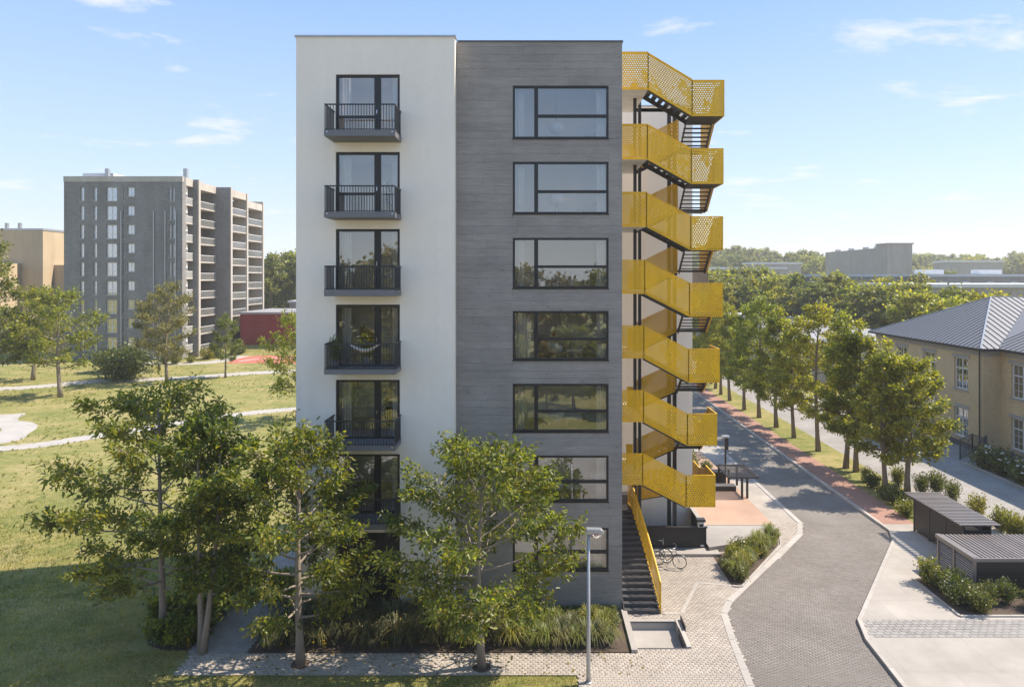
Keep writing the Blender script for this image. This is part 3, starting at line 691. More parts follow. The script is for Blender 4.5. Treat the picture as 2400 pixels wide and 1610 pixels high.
for k, w in names.items():
    z = FL[k]-.018
    shell_chair((0.95, 29.5, z), math.radians(20+35*k), 'white shell chair on wooden legs behind the %s of the grey side' % w)
    small_table((1.75, 29.6, z), 'small white table on wooden legs behind the %s of the grey side' % w)
    armchair((2.75, 30.6, z), math.radians(-30), 'beige armchair behind the %s of the grey side' % w)
pd = thing('pendant_lamp', 'white globe pendant lamp behind the top window of the grey side', 'lamp', (1.0, 29.6, 19.7))
link('shade', MB().lathe([(0.02, .62), (.2, .58), (.33, .42), (.34, .30), (.2, .12), (.02, .1)], (0, 0, 0), 20).mesh('shade', 'chair_white', True), pd, (1.0, 29.6, 19.7))
link('cord', MB().tube([(0, 0, .6), (0, 0, 2.58)], .008, 5).mesh('cord', 'dark_frame'), pd, (1.0, 29.6, 19.7))
pd2 = thing('globe_lamp', 'white globe lamp on a stand behind the second window of the grey side', 'lamp', (1.0, 29.6, FL[1]-.018))
link('globe', MB().lathe([(0.02, 1.2), (.22, 1.16), (.36, .98), (.36, .86), (.22, .68), (.02, .64)], (0, 0, 0), 20).mesh('globe', 'chair_white', True), pd2, (1.0, 29.6, FL[1]-.018))
for q in range(3):
    a = q*2.094; link('leg', MB().tube([(0, 0, .68), (.3*math.cos(a), .3*math.sin(a), 0)], .012, 5).mesh('leg', 'pale_wood'), pd2, (1.0, 29.6, FL[1]-.018))
for k, w in ((0, 'top'), (1, 'second')): armchair((2.5, 30.3, FL[k]-.018), math.radians(-20), 'beige armchair behind the %s window of the grey side' % w)
vz = MB().lathe([(0.001, 0), (.07, 0), (.10, .1), (.06, .2), (.045, .22)], (0.95, 31.2, FL[3]+.95), 14).build('vase', 'orange_glaze', None, True)
tag(vz, 'orange vase on the sideboard behind the fourth window of the grey side', 'vase')
sb = thing('sideboard', 'pale wooden sideboard behind the fourth window of the grey side', 'sideboard', (1.0, 31.2, FL[3]-.02))
MB().box(.3, 1.7, 31.0, 31.4, FL[3]+.1, FL[3]+.95).build('cabinet', 'pale_wood', sb)
for x in (.36, 1.64): MB().box(x-.03, x+.03, 31.05, 31.35, FL[3]-.018, FL[3]+.1).build('leg', 'pale_wood', sb)

# ------------------------------------------------------------------ yellow outdoor stair
YS = 30.5; SC = YS/F
def sx(px): return (px-CX)*SC
def sz(py): return CAMH-(py-CY)*SC
st = thing('outdoor_stair', 'yellow perforated metal escape stair winding up the side of the building', 'staircase', (6, 32, 0))
lev = [  # left top/bottom, right top/bottom, kinks, right end (photo pixels)
    (123, 210, 189, 272, 1519, 1622, 1697), (292, 373.5, 349, 430.5, 1517, 1620, 1695), (451, 531, 508, 585.6, 1515, 1619, 1694),
    (610, 688, 664, 741.5, 1511, 1616, 1693), (764, 839, 818, 895.7, 1509, 1614, 1686), (915, 988, 970, 1043, 1508, 1611, 1680), (1063, 1135, 1114, 1187, 1506, 1608, 1676)]
def perf(o, u, v, seed, pitch=.106, row=.092, r0=.027, solid=.10, style=0):
    """perforated sheet: o origin, u and v edge vectors (v up); cells with hexagonal holes, front and back skin"""
    o, u, v = Vector(o), Vector(u), Vector(v); U, Vl = u.length, v.length
    nu, nv = max(2, round(U/pitch)), max(2, round(Vl/row)); rg = random.Random(seed); mb = MB()
    nrm = u.cross(v).normalized()*.004; ph = [rg.uniform(0, 6.28) for _ in range(6)]
    P = lambda a, b, k: tuple(o + u*a + v*b + nrm*k)
    for j in range(nv):
        b0, b1 = j/nv, (j+1)/nv; bm = (b0+b1)/2; off = .5 if j % 2 else 0.
        cells = [(i+off)/nu for i in range(nu if not off else nu-1)]
        if off:
            for a0, a1 in ((0, .5/nu), (1-.5/nu, 1)):
                for k in (1, -1):
                    q = [P(a0,b0,k), P(a1,b0,k), P(a1,b1,k), P(a0,b1,k)]; mb.quad(*(q if k > 0 else q[::-1]))
        for a0 in cells:
            a1 = a0+1/nu; am = (a0+a1)/2
            f = math.sin(am*7+ph[0]+bm*2)+math.sin(bm*5+ph[1]-am*3)+.6*math.sin(am*13+bm*9+ph[2])
            if style and f > .95: r = r0*rg.choice((0, .4, .5, .65, 1.05))
            elif f > 1.45: r = r0*rg.choice((0, .5, .6, .9))
            else: r = r0*rg.uniform(.86, 1.12)
            if rg.random() < solid*.35 or not (.03 < bm < .97): r = r if (.03 < bm < .97 and r and rg.random() < .5) else 0
            for k in (1, -1):
                if r == 0:
                    q = [P(a0,b0,k), P(a1,b0,k), P(a1,b1,k), P(a0,b1,k)]; mb.quad(*(q if k > 0 else q[::-1])); continue
                ru, rv = r/U, r/Vl
                out = [P(a0,bm,k), P(a0,b0,k), P(a1,b0,k), P(a1,bm,k), P(a1,b1,k), P(a0,b1,k)]
                inn = [P(am+ru*math.cos(t), bm+rv*math.sin(t), k) for t in (math.pi, -2.094, -1.047, 0, 1.047, 2.094)]
                mb.add(out+inn, [((i, (i+1) % 6, (i+1) % 6+6, i+6) if k > 0 else (i+6, (i+1) % 6+6, (i+1) % 6, i)) for i in range(6)])
    return mb
def panel(name, o, u, v, seed, style=0):
    p = perf(o, u, v, seed, style=style).build(name, 'yellow_paint', st, kind='stuff')
    o, u, v = Vector(o), Vector(u), Vector(v)
    MB().bar(o+v, o+u+v, .05, .035).build('top_rail', 'yellow_paint', p); MB().bar(o, o+u, .04, .035).build('bottom_rail', 'yellow_paint', p)
    for k in (0, 1):
        MB().bar(o+u*k, o+u*k+v, .03, .03, up=(0, 1, 0)).build('edge_post', 'yellow_paint', p)
    return p
zL = [sz(l[1]) for l in lev] + [2.72]; zR = [sz(l[3]) for l in lev]
XL0 = XG1+.01; YF1 = 31.85; YM0, YM1 = 32.15, 33.35; YBK = 34.7
def flight(a, b, width_vec, n, mat='stair_dark', rail=True):
    """treads from a down to b; width_vec is the tread's width direction"""
    a, b, wv = Vector(a), Vector(b), Vector(width_vec)
    d = b-a; hd = Vector((d.x, d.y, 0)); tl = hd/n
    for i in range(n):
        c = a + hd*((i+.5)/n) + Vector((0, 0, d.z*(i+.5)/n)) + wv/2
        k = (round(tl.length, 3), round(wv.length, 2))
        cbox('tread', (tl.length*.86 if abs(tl.x) > abs(tl.y) else wv.length, wv.length if abs(tl.x) > abs(tl.y) else tl.length*.86, .045), c, mat, st)
    for q in (0.02, .98): MB().bar(a+wv*q-Vector((0, 0, .10)), b+wv*q-Vector((0, 0, .10)), .03, .20).build('stringer', 'stair_dark', st)
for i, (lt, lb, rt, rb, k1, k2, xr) in enumerate(lev):
    x1, x2, x3 = sx(k1), sx(k2), sx(xr); zl, zr_ = zL[i], zR[i]; hl, hr_ = sz(lt)-zl, sz(rt)-zr_
    # left landing, right landing, rear landing
    MB().box(XL0, x1, YS+.02, YBK, zl-.02, zl+.13).build('landing', 'landing_white', st)
    MB().box(x2, x3-.02, YS+.02, YM0, zr_-.0, zr_+.11).build('landing', 'stair_dark', st)
    zn = zL[i+1]; zm = zr_ - (zr_-zn)*.5
    MB().box(x2, x3-.02, YM1, YBK, zm, zm+.09).build('landing', 'stair_dark', st)
    flight((x1, YS+.05, zl+.10), (x2, YS+.05, zr_+.11), (0, YF1-YS-.1, 0), 7)
    flight((x2+.05, YM0, zr_+.10), (x2+.05, YM1, zm+.07), (x3-x2-.15, 0, 0), 6)
    flight((x2, YM1+.1, zm+.08), (x1, YM1+.1, zn+.11), (0, YBK-YM1-.15, 0), 6)
    # perforated guards: front (landing, flight, landing), outer side, back flight
    panel('guard_panel', (XL0, YS, zl), (x1-XL0, 0, 0), (0, 0, hl), 100+i)
    panel('guard_panel', (x1, YS, zl), (x2-x1, 0, zr_-zl), (0, 0, (hl+hr_)/2), 200+i, 1)
    panel('guard_panel', (x2, YS, zr_), (x3-x2, 0, 0), (0, 0, hr_), 300+i, 1)
    panel('guard_panel', (x3, YS+.03, zr_), (0, YM0-YS-.03, 0), (0, 0, hr_), 400+i)
    panel('guard_panel', (x3, YM0, zr_), (0, YM1-YM0, zm-zr_), (0, 0, hr_*.9), 500+i)
    panel('guard_panel', (x2, YM1+.04, zm), (x1-x2, 0, zn-zm), (0, 0, hr_*.92), 600+i, 1)
    panel('guard_panel', (x3, YM1, zm), (0, YBK-YM1, 0), (0, 0, hr_*.9), 700+i)
    MB().box(x1-.35, x1-.02, YM1-.02, YM1+.02, zl+.13, zl+1.1).build('inner_guard', 'yellow_paint', st)
for px, y, r in ((1488, 32.0, .07), (1499, 33.3, .07), (1581, 34.35, .09), (1568, 35.3, .09)):
    x = (px-CX)*y/F; MB().box(x-r, x+r, y-.07, y+.07, 0, 22.2).build('column', 'stair_dark', st)
# ground flight
NR = 18; RI, TR = .15, .26
for n in range(NR):
    wdt = 5.14-.022*n-XL0
    cbox('step', (round(wdt, 3), TR+.02, .13), (XL0+wdt/2, 27.6+TR*(n+.5), RI*(n+1)-.065), 'step_dark', st)
    cbox('riser', (round(wdt-.02, 3), .02, RI), (XL0+wdt/2, 27.6+TR*(n)+.03, RI*(n)+.05), 'stair_dark', st)
MB().box(XL0, 4.9, 27.6+TR*NR, YBK, 2.55, 2.72).build('landing', 'stair_dark', st)
for q in (XL0+.02, 5.08):
    MB().bar((q, 27.62, -.0), (min(q, 4.72), 27.6+TR*NR, 2.60), .04, .26).build('stringer', 'stair_dark', st)
def rail_pt(t):
    y = 27.62+t*(TR*NR+.5); n = min(NR, (y-27.6)/TR)
    return Vector((5.14-.60*t**1.3, y, RI*n+.02))
gp = MB(); N = 46
for i in range(N+1):
    p = rail_pt(i/N); gp.box(p.x-.008, p.x+.008, p.y-.022, p.y+.022, p.z, p.z+1.22)
bal_ = gp.build('curved_balustrade', 'yellow_paint', st, kind='stuff')
MB().tube([rail_pt(i/12)+Vector((0, 0, 1.25)) for i in range(13)], .035, 8).build('top_rail', 'yellow_paint', bal_)
MB().tube([rail_pt(i/12)+Vector((0, 0, .06)) for i in range(13)], .03, 8).build('bottom_rail', 'yellow_paint', bal_)
MB().tube([rail_pt(i/12)+Vector((.03, 0, .95)) for i in range(13)], .018, 8).build('hand_rail', 'stair_dark', bal_)
MB().box(5.12, 5.17, 27.6, 27.66, 0.02, 1.28).build('newel_post', 'yellow_paint', bal_)
# black enclosure at the stair foot
bxo = thing('stair_enclosure', 'low black sheet-metal enclosure round the stair columns', 'enclosure', (7, 35, 0))
x0, x1, y0, y1, h = 5.25, 8.62, 34.0, 36.98, 1.13
MB().box(x0, 6.95, y0, y0+.08, .16, h).build('front_panel', 'planter_dark', bxo); MB().box(6.956, x1, y0, y0+.08, .16, h).build('front_panel', 'planter_dark', bxo)
MB().box(x1-.08, x1, y0+.08, y1, .0, h).build('side_panel', 'planter_dark', bxo); MB().box(x0, x0+.08, y0+.08, y1, .16, h).build('side_panel', 'planter_dark', bxo)
MB().box(x0-.02, x1+.05, y0-.04, y0+.13, h, h+.05).build('rim', 'planter_dark', bxo); MB().box(x1-.16, x1+.05, y0+.13, y1, h, h+.05).build('rim', 'stone_trim', bxo)
MB().box(x0+.08, x1-.08, y0+.08, y1, .1, .16).build('base', 'planter_dark', bxo)
MB().box(x1-.3, x1-.12, y0-.015, y0-.002, .22, .29).build('label_plate', 'box_white', bxo)
MB().box(5.3, 9.1, 33.2, 36.5, 0.0, .155).build('plinth_slab', 'concrete', bxo)
mbx = thing('post_box', 'small white box with dark lid on the rim of the black enclosure', 'box', (8.35, 34.05, 1.18))
MB().box(8.2, 8.5, 33.95, 34.2, 1.18, 1.45).build('body', 'box_white', mbx); MB().box(8.14, 8.56, 33.9, 34.26, 1.45, 1.56).build('lid', 'stair_dark', mbx); MB().box(8.25, 8.45, 33.94, 33.949, 1.2, 1.34).build('door', 'stair_dark', mbx)

# terrace with terracotta surface
TZ = .33
ter = sheet('terrace', [[(8.66, 36.6), (12.9, 36.6), (12.8, 52), (8.66, 52)]], TZ, 'terracotta', thick=.33)
sheet('terrace', [[(8.66, 33.6), (11.4, 34.55), (13.0, 36.35), (12.95, 36.56), (8.66, 36.56)]], TZ-.004, 'grey_paver', thick=.33)
MB().bar((8.66, 36.58, TZ-.08), (12.9, 36.58, TZ-.08), .05, .2).build('edging', 'kerb_stone', ter)
MB().bar((11.3, 34.5, TZ-.16), (13.02, 36.42, TZ-.16), .14, .36).build('edging', 'kerb_stone', ter)
sheet('planting_bed', [[(8.75, 30.1), (9.1, 30.0), (12.4, 34.6), (13.0, 36.2), (11.4, 34.45), (8.75, 33.4)]], .022, 'soil')
kb = thing('kerb', 'edging stones of the shrub bed', 'kerb', (10, 32, 0)); kb['kind'] = 'structure'; del kb['category']
kerb_run([(8.75, 30.0), (9.15, 29.95), (12.55, 34.6), (13.1, 36.3)], .09, 0, .075, .9, parent=kb)

# ------------------------------------------------------------------ terrace furniture, lamp, bicycles, sheds
cn = thing('slatted_canopy', 'low dark metal canopy with slatted top on posts at the terrace edge', 'canopy', (12.6, 42.3, TZ))
cz = 1.62; cx0, cx1, cy0, cy1 = 11.7, 13.55, 41.0, 43.8
for a in ((cx0, cx1, cy0, cy0+.08), (cx0, cx1, cy1-.08, cy1), (cx1-.08, cx1, cy0+.08, cy1-.08), (cx0, cx0+.08, cy0+.08, cy1-.08)): MB().box(*a, cz-.1, cz).build('frame_beam', 'shed_dark', cn)
for i in range(14):
    x = cx0+.16+i*(cx1-cx0-.3)/13; cbox('slat', (.045, cy1-cy0-.17, .05), (x, (cy0+cy1)/2, cz-.02), 'shed_dark', cn)
for x, y in ((12.55, 41.05), (12.86, 41.05), (12.3, 43.0), (11.85, 43.6), (13.0, 43.6)): MB().box(x-.06, x+.06, y-.05, y+.05, TZ, cz-.1).build('post', 'shed_dark', cn)
be = thing('planter_bench', 'dark slatted bench in front of the terrace planter', 'bench', (12, 42.6, TZ))
MB().box(10.6, 12.6, 42.4, 42.9, TZ, TZ+.28).build('base', 'shed_dark', be)
for i in range(6): cbox('slat', (2.0, .07, .04), (11.6, 42.43+i*.088, TZ+.31), 'stone_trim', be)
pl = thing('planter_box', 'dark planter box with trailing plants behind the terrace bench', 'planter', (11.5, 44.2, TZ))
MB().box(9.6, 12.4, 43.9, 44.6, TZ, TZ+.75).build('box', 'shed_dark', pl)
lp = thing('light_post', 'slim dark light post with flat head beside the slatted canopy', 'light post', (12.8, 45.5, TZ))
MB().box(12.75, 12.85, 45.45, 45.55, TZ, 2.95).build('post', 'shed_dark', lp); MB().box(12.6, 13.05, 45.3, 45.7, 2.95, 3.05).build('head', 'lamp_grey', lp)
MB().box(12.86, 13.0, 45.47, 45.53, 2.1, 2.9).build('bracket', 'shed_dark', lp)
bbx = thing('rear_balcony', 'timber-fronted balcony on the far side wall of the white wing', 'balcony', (9.3, 43, 13))
for i in range(12): cbox('plank', (1.28/12*.9, .05, 1.05), (8.66+(i+.5)*1.28/12, 39.0, 13.55), 'balcony_wood', bbx)
MB().box(8.64, 9.98, 39.03, 41.5, 12.95, 13.1).build('floor', 'balcony_slab', bbx); MB().box(9.93, 9.98, 39.03, 41.5, 13.1, 14.1).build('side_board', 'balcony_wood', bbx); MB().box(8.64, 10.0, 38.95, 39.05, 14.08, 14.13).build('rail', 'stone_trim', bbx)

sl = thing('street_lamp', 'slender grey street lamp with flat head and clear bowl beside the paved path', 'street lamp', (1.85, 22.9, 0.02))
lx, ly = 1.85, 22.9
MB().tube([(lx, ly, .0), (lx, ly, .5), (lx, ly, 1.2), (lx, ly, 5.1)], [.075, .075, .068, .045], 12).build('pole', 'lamp_grey', sl, True)
MB().lathe([(.12, 0), (.12, .03), (.08, .05)], (lx, ly, .018), 14).build('base_plate', 'lamp_grey', sl)
hd = MB(); pr = [(-.08, 0), (.5, .0), (.52, .03), (.46, .13), (.40, .165), (-.08, .18)]
hd.add([(lx+a, ly-.11, 5.02+b) for a, b in pr] + [(lx+a, ly+.11, 5.02+b) for a, b in pr], [tuple(range(5, -1, -1)), tuple(range(6, 12))] + [(i, (i+1) % 6, (i+1) % 6+6, i+6) for i in range(6)])
hdo = hd.build('head', 'lamp_grey', sl); bv = hdo.modifiers.new('b', 'BEVEL'); bv.width = .02; bv.segments = 2
MB().lathe([(.2, 0), (.19, -.05), (.14, -.12), (.06, -.16), (.002, -.165)], (lx+.24, ly, 5.02), 16).build('bowl', 'lens', sl, True)
MB().lathe([(.002, -.02), (.05, -.03), (.05, -.1), (.002, -.11)], (lx+.24, ly, 5.02), 8).build('bulb', 'box_white', sl, True)

def bicycle(loc, rz, lean, label):
    t = thing('bicycle', label, 'bicycle', loc, 'bicycles parked by the black enclosure')
    R_ = .34; fr_, rr = (.52, 0, R_), (-.52, 0, R_)
    def P(nm, mb, mat, par=t, sm=True): return link(nm, mb.mesh(nm, mat, sm), par, loc)
    for c in (fr_, rr):
        ring = [(c[0]+R_*math.cos(a*math.pi/12), 0, c[2]+R_*math.sin(a*math.pi/12)) for a in range(25)]
        w = P('wheel', MB().tube([(c[0]+(R_-.035)*math.cos(a*math.pi/12), 0, c[2]+(R_-.035)*math.sin(a*math.pi/12)) for a in range(25)], .012, 6, False), 'chrome')
        P('tyre', MB().tube([(c[0]+(R_-.02)*math.cos(a*math.pi/12), 0, c[2]+(R_-.02)*math.sin(a*math.pi/12)) for a in range(25)], .02, 6, False), 'rubber', w)
        sp = MB()
        for a in range(16): sp.tube([(c[0], .02*(-1)**a, c[2]), (c[0]+(R_-.04)*math.cos(a*math.pi/8), 0, c[2]+(R_-.04)*math.sin(a*math.pi/8))], .0022, 3, False)
        sp.tube([(c[0], -.04, c[2]), (c[0], .04, c[2])], .02, 8); P('spokes', sp, 'chrome', w)['kind'] = 'stuff'
        P('mudguard', MB().tube([(c[0]+(R_+.025)*math.cos(a), 0, c[2]+(R_+.025)*math.sin(a)) for a in np.linspace(.5, 2.9, 12)], .014, 5), 'chrome')
    bb, se, hd_ = (-.1, 0, .28), (-.24, 0, .78), (.36, 0, .80)
    f = MB()
    for a, b in ((bb, se), (bb, (.38, 0, .68)), ((-.21, 0, .70), hd_), (bb, rr), (rr, (-.22, 0, .72)), (hd_, (.40, 0, .62))): f.tube([a, b], .017, 7)
    P('frame', f, 'bike_frame')
    fk = MB()
    for s_ in (-.05, .05): fk.tube([(.40, s_, .62), (.45, s_, .45), fr_[:1]+(s_,)+fr_[2:]], .011, 6)
    fk.tube([(.40, -.05, .62), (.40, .05, .62)], .012, 6); P('fork', fk, 'chrome')
    P('handlebar', MB().tube([(.18, .3, 1.04), (.30, .24, 1.06), (.36, .08, 1.03), (.36, -.08, 1.03), (.30, -.24, 1.06), (.18, -.3, 1.04)], .013, 7), 'chrome')
    P('stem', MB().tube([hd_, (.345, 0, 1.03)], .014, 7), 'chrome'); P('seat_post', MB().tube([se, (-.26, 0, .9)], .013, 7), 'chrome')
    sd = MB(); sd.add([(-.40, -.09, .92), (-.40, .09, .92), (-.28, .07, .93), (-.28, -.07, .93), (-.12, .02, .915), (-.12, -.02, .915), (-.38, -.06, .87), (-.38, .06, .87), (-.14, .01, .88), (-.14, -.01, .88)],
           [(0, 3, 2, 1), (3, 5, 4, 2), (0, 1, 7, 6), (1, 2, 4, 8, 7), (0, 6, 9, 5, 3), (4, 5, 9, 8), (6, 7, 8, 9)]); P('saddle', sd, 'rubber', sm=False)
    rk = MB()
    for a, b in (((-.3, .06, .74), (-.75, .06, .74)), ((-.3, -.06, .74), (-.75, -.06, .74)), ((-.72, .06, .74), (-.54, .06, .36)), ((-.72, -.06, .74), (-.54, -.06, .36)), ((-.72, -.06, .74), (-.72, .06, .74)), ((-.45, -.06, .74), (-.45, .06, .74))): rk.tube([a, b], .007, 5)
    P('carrier', rk, 'chrome')
    ck = MB().tube([(-.1, -.06, .28), (-.1, .06, .28)], .012, 6); ck.tube([(-.1, .06, .28), (.03, .07, .18)], .009, 5); ck.tube([(-.1, -.06, .28), (-.23, -.07, .38)], .009, 5)
    ck.box(-.01, .07, .07, .15, .165, .185); ck.box(-.27, -.19, -.15, -.07, .365, .385); P('crank', ck, 'chrome', sm=False)
    t.rotation_euler = (lean, 0, rz)
bicycle((6.35, 32.05, .02), math.radians(-24), math.radians(5), 'dark city bicycle with chrome mudguards parked nearer the yellow balustrade steps')
bicycle((5.85, 32.75, .02), math.radians(-30), math.radians(-6), 'dark city bicycle parked behind the other one, close to the black enclosure')

def shed_long():
    t = thing('bin_shelter', 'long dark bin shelter with overhanging roof of cross slats', 'shelter', (20.8, 34.4, .09))
    x0, x1, y0, y1, z0, zr = 20.3, 21.6, 32.25, 36.4, .09, 2.0
    ys = np.linspace(y0, y1, 4)
    for a, b in zip(ys, ys[1:]):
        MB().box(x0, x0+.05, a+.06, b-.06, z0+.1, zr-.2).build('side_panel', 'shed_dark', t)
        MB().box(x1-.05, x1, a+.06, b-.06, z0+.1, zr-.2).build('side_panel', 'shed_dark', t)
    MB().box(x0+.06, x1-.06, y1-.05, y1, z0+.1, zr-.2).build('end_panel', 'shed_dark', t)
    MB().box(x0+.06, x1-.06, y0, y0+.05, z0+.1, zr-.35).build('end_panel', 'shed_dark', t)
    for y in ys:
        for x in (x0-.015, x1-.065): MB().box(x, x+.08, y-.05, y+.05, z0, zr-.12).build('post', 'stair_dark', t)
    rx0, rx1, ry0, ry1 = 19.95, 21.85, 31.9, 36.75
    for x in (rx0+.12, (rx0+rx1)/2, rx1-.12): MB().box(x-.04, x+.04, ry0, ry1, zr-.12, zr-.002).build('roof_beam', 'shed_dark', t)
    n = 24
    for i in range(n): cbox('roof_slat', (rx1-rx0, .11, .05), ((rx0+rx1)/2, ry0+.05+i*(ry1-ry0-.1)/(n-1), zr+.025), 'shed_slat', t)
    MB().box(x0+.06, x1-.06, y0+.06, y1-.06, zr-.50, zr-.46).build('gap_shade_sheet', 'rubber', t)  # near-black sheet standing in for the shade between the roof slats
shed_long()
def shed_wide():
    t = thing('bin_shelter', 'wide black bin shelter with louvred side and lengthwise roof slats', 'shelter', (21, 30.5, .09))
    x0, x1, y0, y1, z0, zr = 18.8, 26.5, 29.1, 31.8, .09, 1.62
    MB().box(x0+.08, x1, y0, y0+.06, z0, .86).build('front_panel', 'shed_dark', t); MB().box(x0+.08, x1, y0+.003, y0+.06, .865, zr-.12).build('front_panel', 'shed_dark', t)
    MB().box(x0+.1, x1, y1-.06, y1, z0, zr-.1).build('back_panel', 'shed_dark', t)
    MB().box(x1-.06, x1, y0+.06, y1-.06, z0, zr-.1).build('end_panel', 'shed_dark', t)
    ym = (y0+y1)/2+.1
    for y in (y0+.05, ym, y1-.05): MB().box(x0, x0+.09, y-.05, y+.05, z0, zr-.1).build('post', 'shed_slat', t)
    for a, b in ((y0+.1, ym-.05), (ym+.05, y1-.1)):
        for i in range(13):
            cbox('louvre', (.018, b-a, .055), (x0+.05, (a+b)/2, z0+.12+i*.108), 'shed_slat', t, (0, math.radians(40), 0))
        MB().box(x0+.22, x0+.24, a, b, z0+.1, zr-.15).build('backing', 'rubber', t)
    MB().box(x0-.06, x1+.05, y0-.06, y0+.03, zr-.12, zr+.02).build('fascia', 'shed_slat', t)
    MB().box(x0-.06, x0+.16, y0+.03, y1+.05, zr-.12, zr+.04).build('fascia', 'shed_slat', t)
    MB().box(x0+.16, x1-.07, y0+.07, y1-.07, zr-.42, zr-.38).build('gap_shade_sheet', 'rubber', t)  # black sheet put in as the shade of the slat gaps
    n = 40
    for i in range(n): cbox('roof_slat', (.095, y1-y0, .05), (x0+.26+i*.19, (y0+y1)/2+.04, zr-.01), 'shed_slat', t)
    for i in range(7): MB().lathe([(.02, 0), (.02, .01), (.001, .012)], (0, 0, 0), 8).build('rivet', 'chrome', t, loc=(x0+.6+i*.8, y0-.001, .863)).rotation_euler = (math.radians(90), 0, 0)
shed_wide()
sheet('planting_bed', [[(17.0, 27.2), (34, 27.2), (34, 29.05), (18.75, 29.05), (18.7, 31.0), (17.0, 30.6)]], .10, 'soil')
kb = thing('kerb', 'edging of the bed round the bin shelter', 'kerb', (18, 28, 0)); kb['kind'] = 'structure'; del kb['category']
kerb_run([(17.0, 30.6), (17.0, 27.2), (34, 27.2)], .1, .09, .15, 1.0, parent=kb)

# ------------------------------------------------------------------ yellow brick building
bk = thing('brick_building', 'two-storey yellow brick building with grey standing-seam hip roof', 'building', (45, 60, 0))
AX, AY0, AY1, BX = 34.5, 52.4, 68.7, 35.9
EA = 8.05
wA = [54.2, 58.6, 63.0]; ww = 1.76
hA = [(y, y+ww, a, b) for y in wA for a, b in ((.78, 3.1), (4.6, 7.12))]
wB = [49.1, 44.2]; wb = 2.2
hB = [(y, y+wb, a, b) for y in wB for a, b in ((.78, 3.1), (4.6, 7.12))]
yz_wall(AX, AY0, AY1, .45, EA, hA, 'wall', 'yellow_brick', bk); MB().box(AX-.04, AX+.4, AY0-.04, AY1, -.02, .45).build('plinth', 'plinth', bk)
yz_wall(BX, 36, AY0, .45, EA, hB, 'wall', 'yellow_brick', bk); MB().box(BX-.04, BX+.4, 36, AY0-.045, -.02, .45).build('plinth', 'plinth', bk)
MB().box(AX+.4, BX, AY0, AY0+.4, .45, EA).build('wall', 'yellow_brick', bk)
MB().box(AX+.4, 62, AY1-.4, AY1, 0, EA).build('wall', 'yellow_brick', bk)
for x, hs in ((AX, hA), (BX, hB)):
    for (a, b, c, d) in hs:
        t = .09; xx = x+.14; mb = MB()
        for q in ((a, a+t, c, d), (b-t, b, c, d), (a+t, b-t, c, c+t), (a+t, b-t, d-t, d), ((a+b)/2-.05, (a+b)/2+.05, c+t, d-t), (a+t, b-t, c+(d-c)*.66-.04, c+(d-c)*.66+.04)): mb.box(xx, xx+.1, q[0], q[1], q[2], q[3])
        for q in ((a+b)/2-(b-a)/4, (a+b)/2+(b-a)/4): mb.box(xx+.03, xx+.07, q-.015, q+.015, c+t, d-t)
        for f_ in (.22, .44): mb.box(xx+.03, xx+.07, a+t, b-t, c+(d-c)*f_-.012, c+(d-c)*f_+.012)
        w = mb.build('window', 'white_wood', bk)
        MB().box(xx+.045, xx+.055, a+t, b-t, c+t, d-t).build('pane', 'far_glass', w)
        MB().box(x-.05, x+.002, a-.2, b+.2, d, d+.28).build('lintel', 'stone_trim', w); MB().box(x-.1, x+.14, a-.12, b+.12, c-.12, c-.002).build('sill', 'stone_trim', w)
        cu = MB(); n = 24
        for (p, q_) in ((a+.1, a+.1+(b-a)*.3), (b-.1-(b-a)*.3, b-.1)):
            vs = []
            for i in range(n+1): yy = p+(q_-p)*i/n; vs += [(xx+.3+.04*math.sin(i*1.6), yy, c), (xx+.3+.04*math.sin(i*1.6), yy, d)]
            cu.add(vs, [(2*i, 2*i+2, 2*i+3, 2*i+1) for i in range(n)])
        cu.build('curtain', 'curtain', w)
    ya, yb = (AY0, AY1) if x == AX else (36, AY0-.42)
    MB().box(x+.9, x+1.0, ya+.5, yb-.5, .4, 7.8).build('inner_wall', 'inner_white', bk)
    MB().box(x-.06, x+.001, ya, yb, EA-.5, EA).build('frieze', 'stone_trim', bk)
MB().box(AX-.06, BX-.062, AY0-.06, AY0-.002, EA-.5, EA).build('frieze', 'stone_trim', bk)
ov = .45; ax, az = 40.6, 11.85; ym = (AY0+AY1)/2
c1, c2, ap = (AX-ov, AY0-ov, EA+.12), (AX-ov, AY1+ov, EA+.12), (ax, ym, az)
rf = MB(); rf.add([c1, c2, ap], [(0, 2, 1)]); rf.add([c1, (70, AY0-ov, EA+.12), (70, ym, az), ap], [(0, 1, 2, 3)]); rf.add([c2, (70, AY1+ov, EA+.12), (70, ym, az), ap], [(1, 0, 3, 2)])
roof = rf.build('roof', 'roof_seam', bk)
def seam(a, b, lift=.03):
    a, b = Vector(a), Vector(b)
    if (b-a).length < .2: return
    MB().bar(a+Vector((0, 0, lift)), b+Vector((0, 0, lift)), .035, .07).build('seam', 'roof_seam', roof)
n = 32
for i in range(1, n):
    y = AY0-ov+(AY1-AY0+2*ov)*i/n; t = 1-abs(y-ym)/((AY1-AY0)/2+ov)
    seam((AX-ov, y, EA+.12), (AX-ov+(ax-AX+ov)*t, y, EA+.12+(az-EA-.12)*t))
for i in range(1, 30):
    x = AX-ov+.55*i
    if x > 52: break
    t = min(1, (x-AX+ov)/(ax-AX+ov)); seam((x, AY0-ov, EA+.12), (x, AY0-ov+(ym-AY0+ov)*t, EA+.12+(az-EA-.12)*t))
MB().bar(c1, ap, .12, .12).build('hip_cap', 'coping_metal', roof); MB().bar(c2, ap, .12, .12).build('hip_cap', 'coping_metal', roof); MB().bar(ap, (70, ym, az), .12, .12).build('ridge_cap', 'coping_metal', roof)
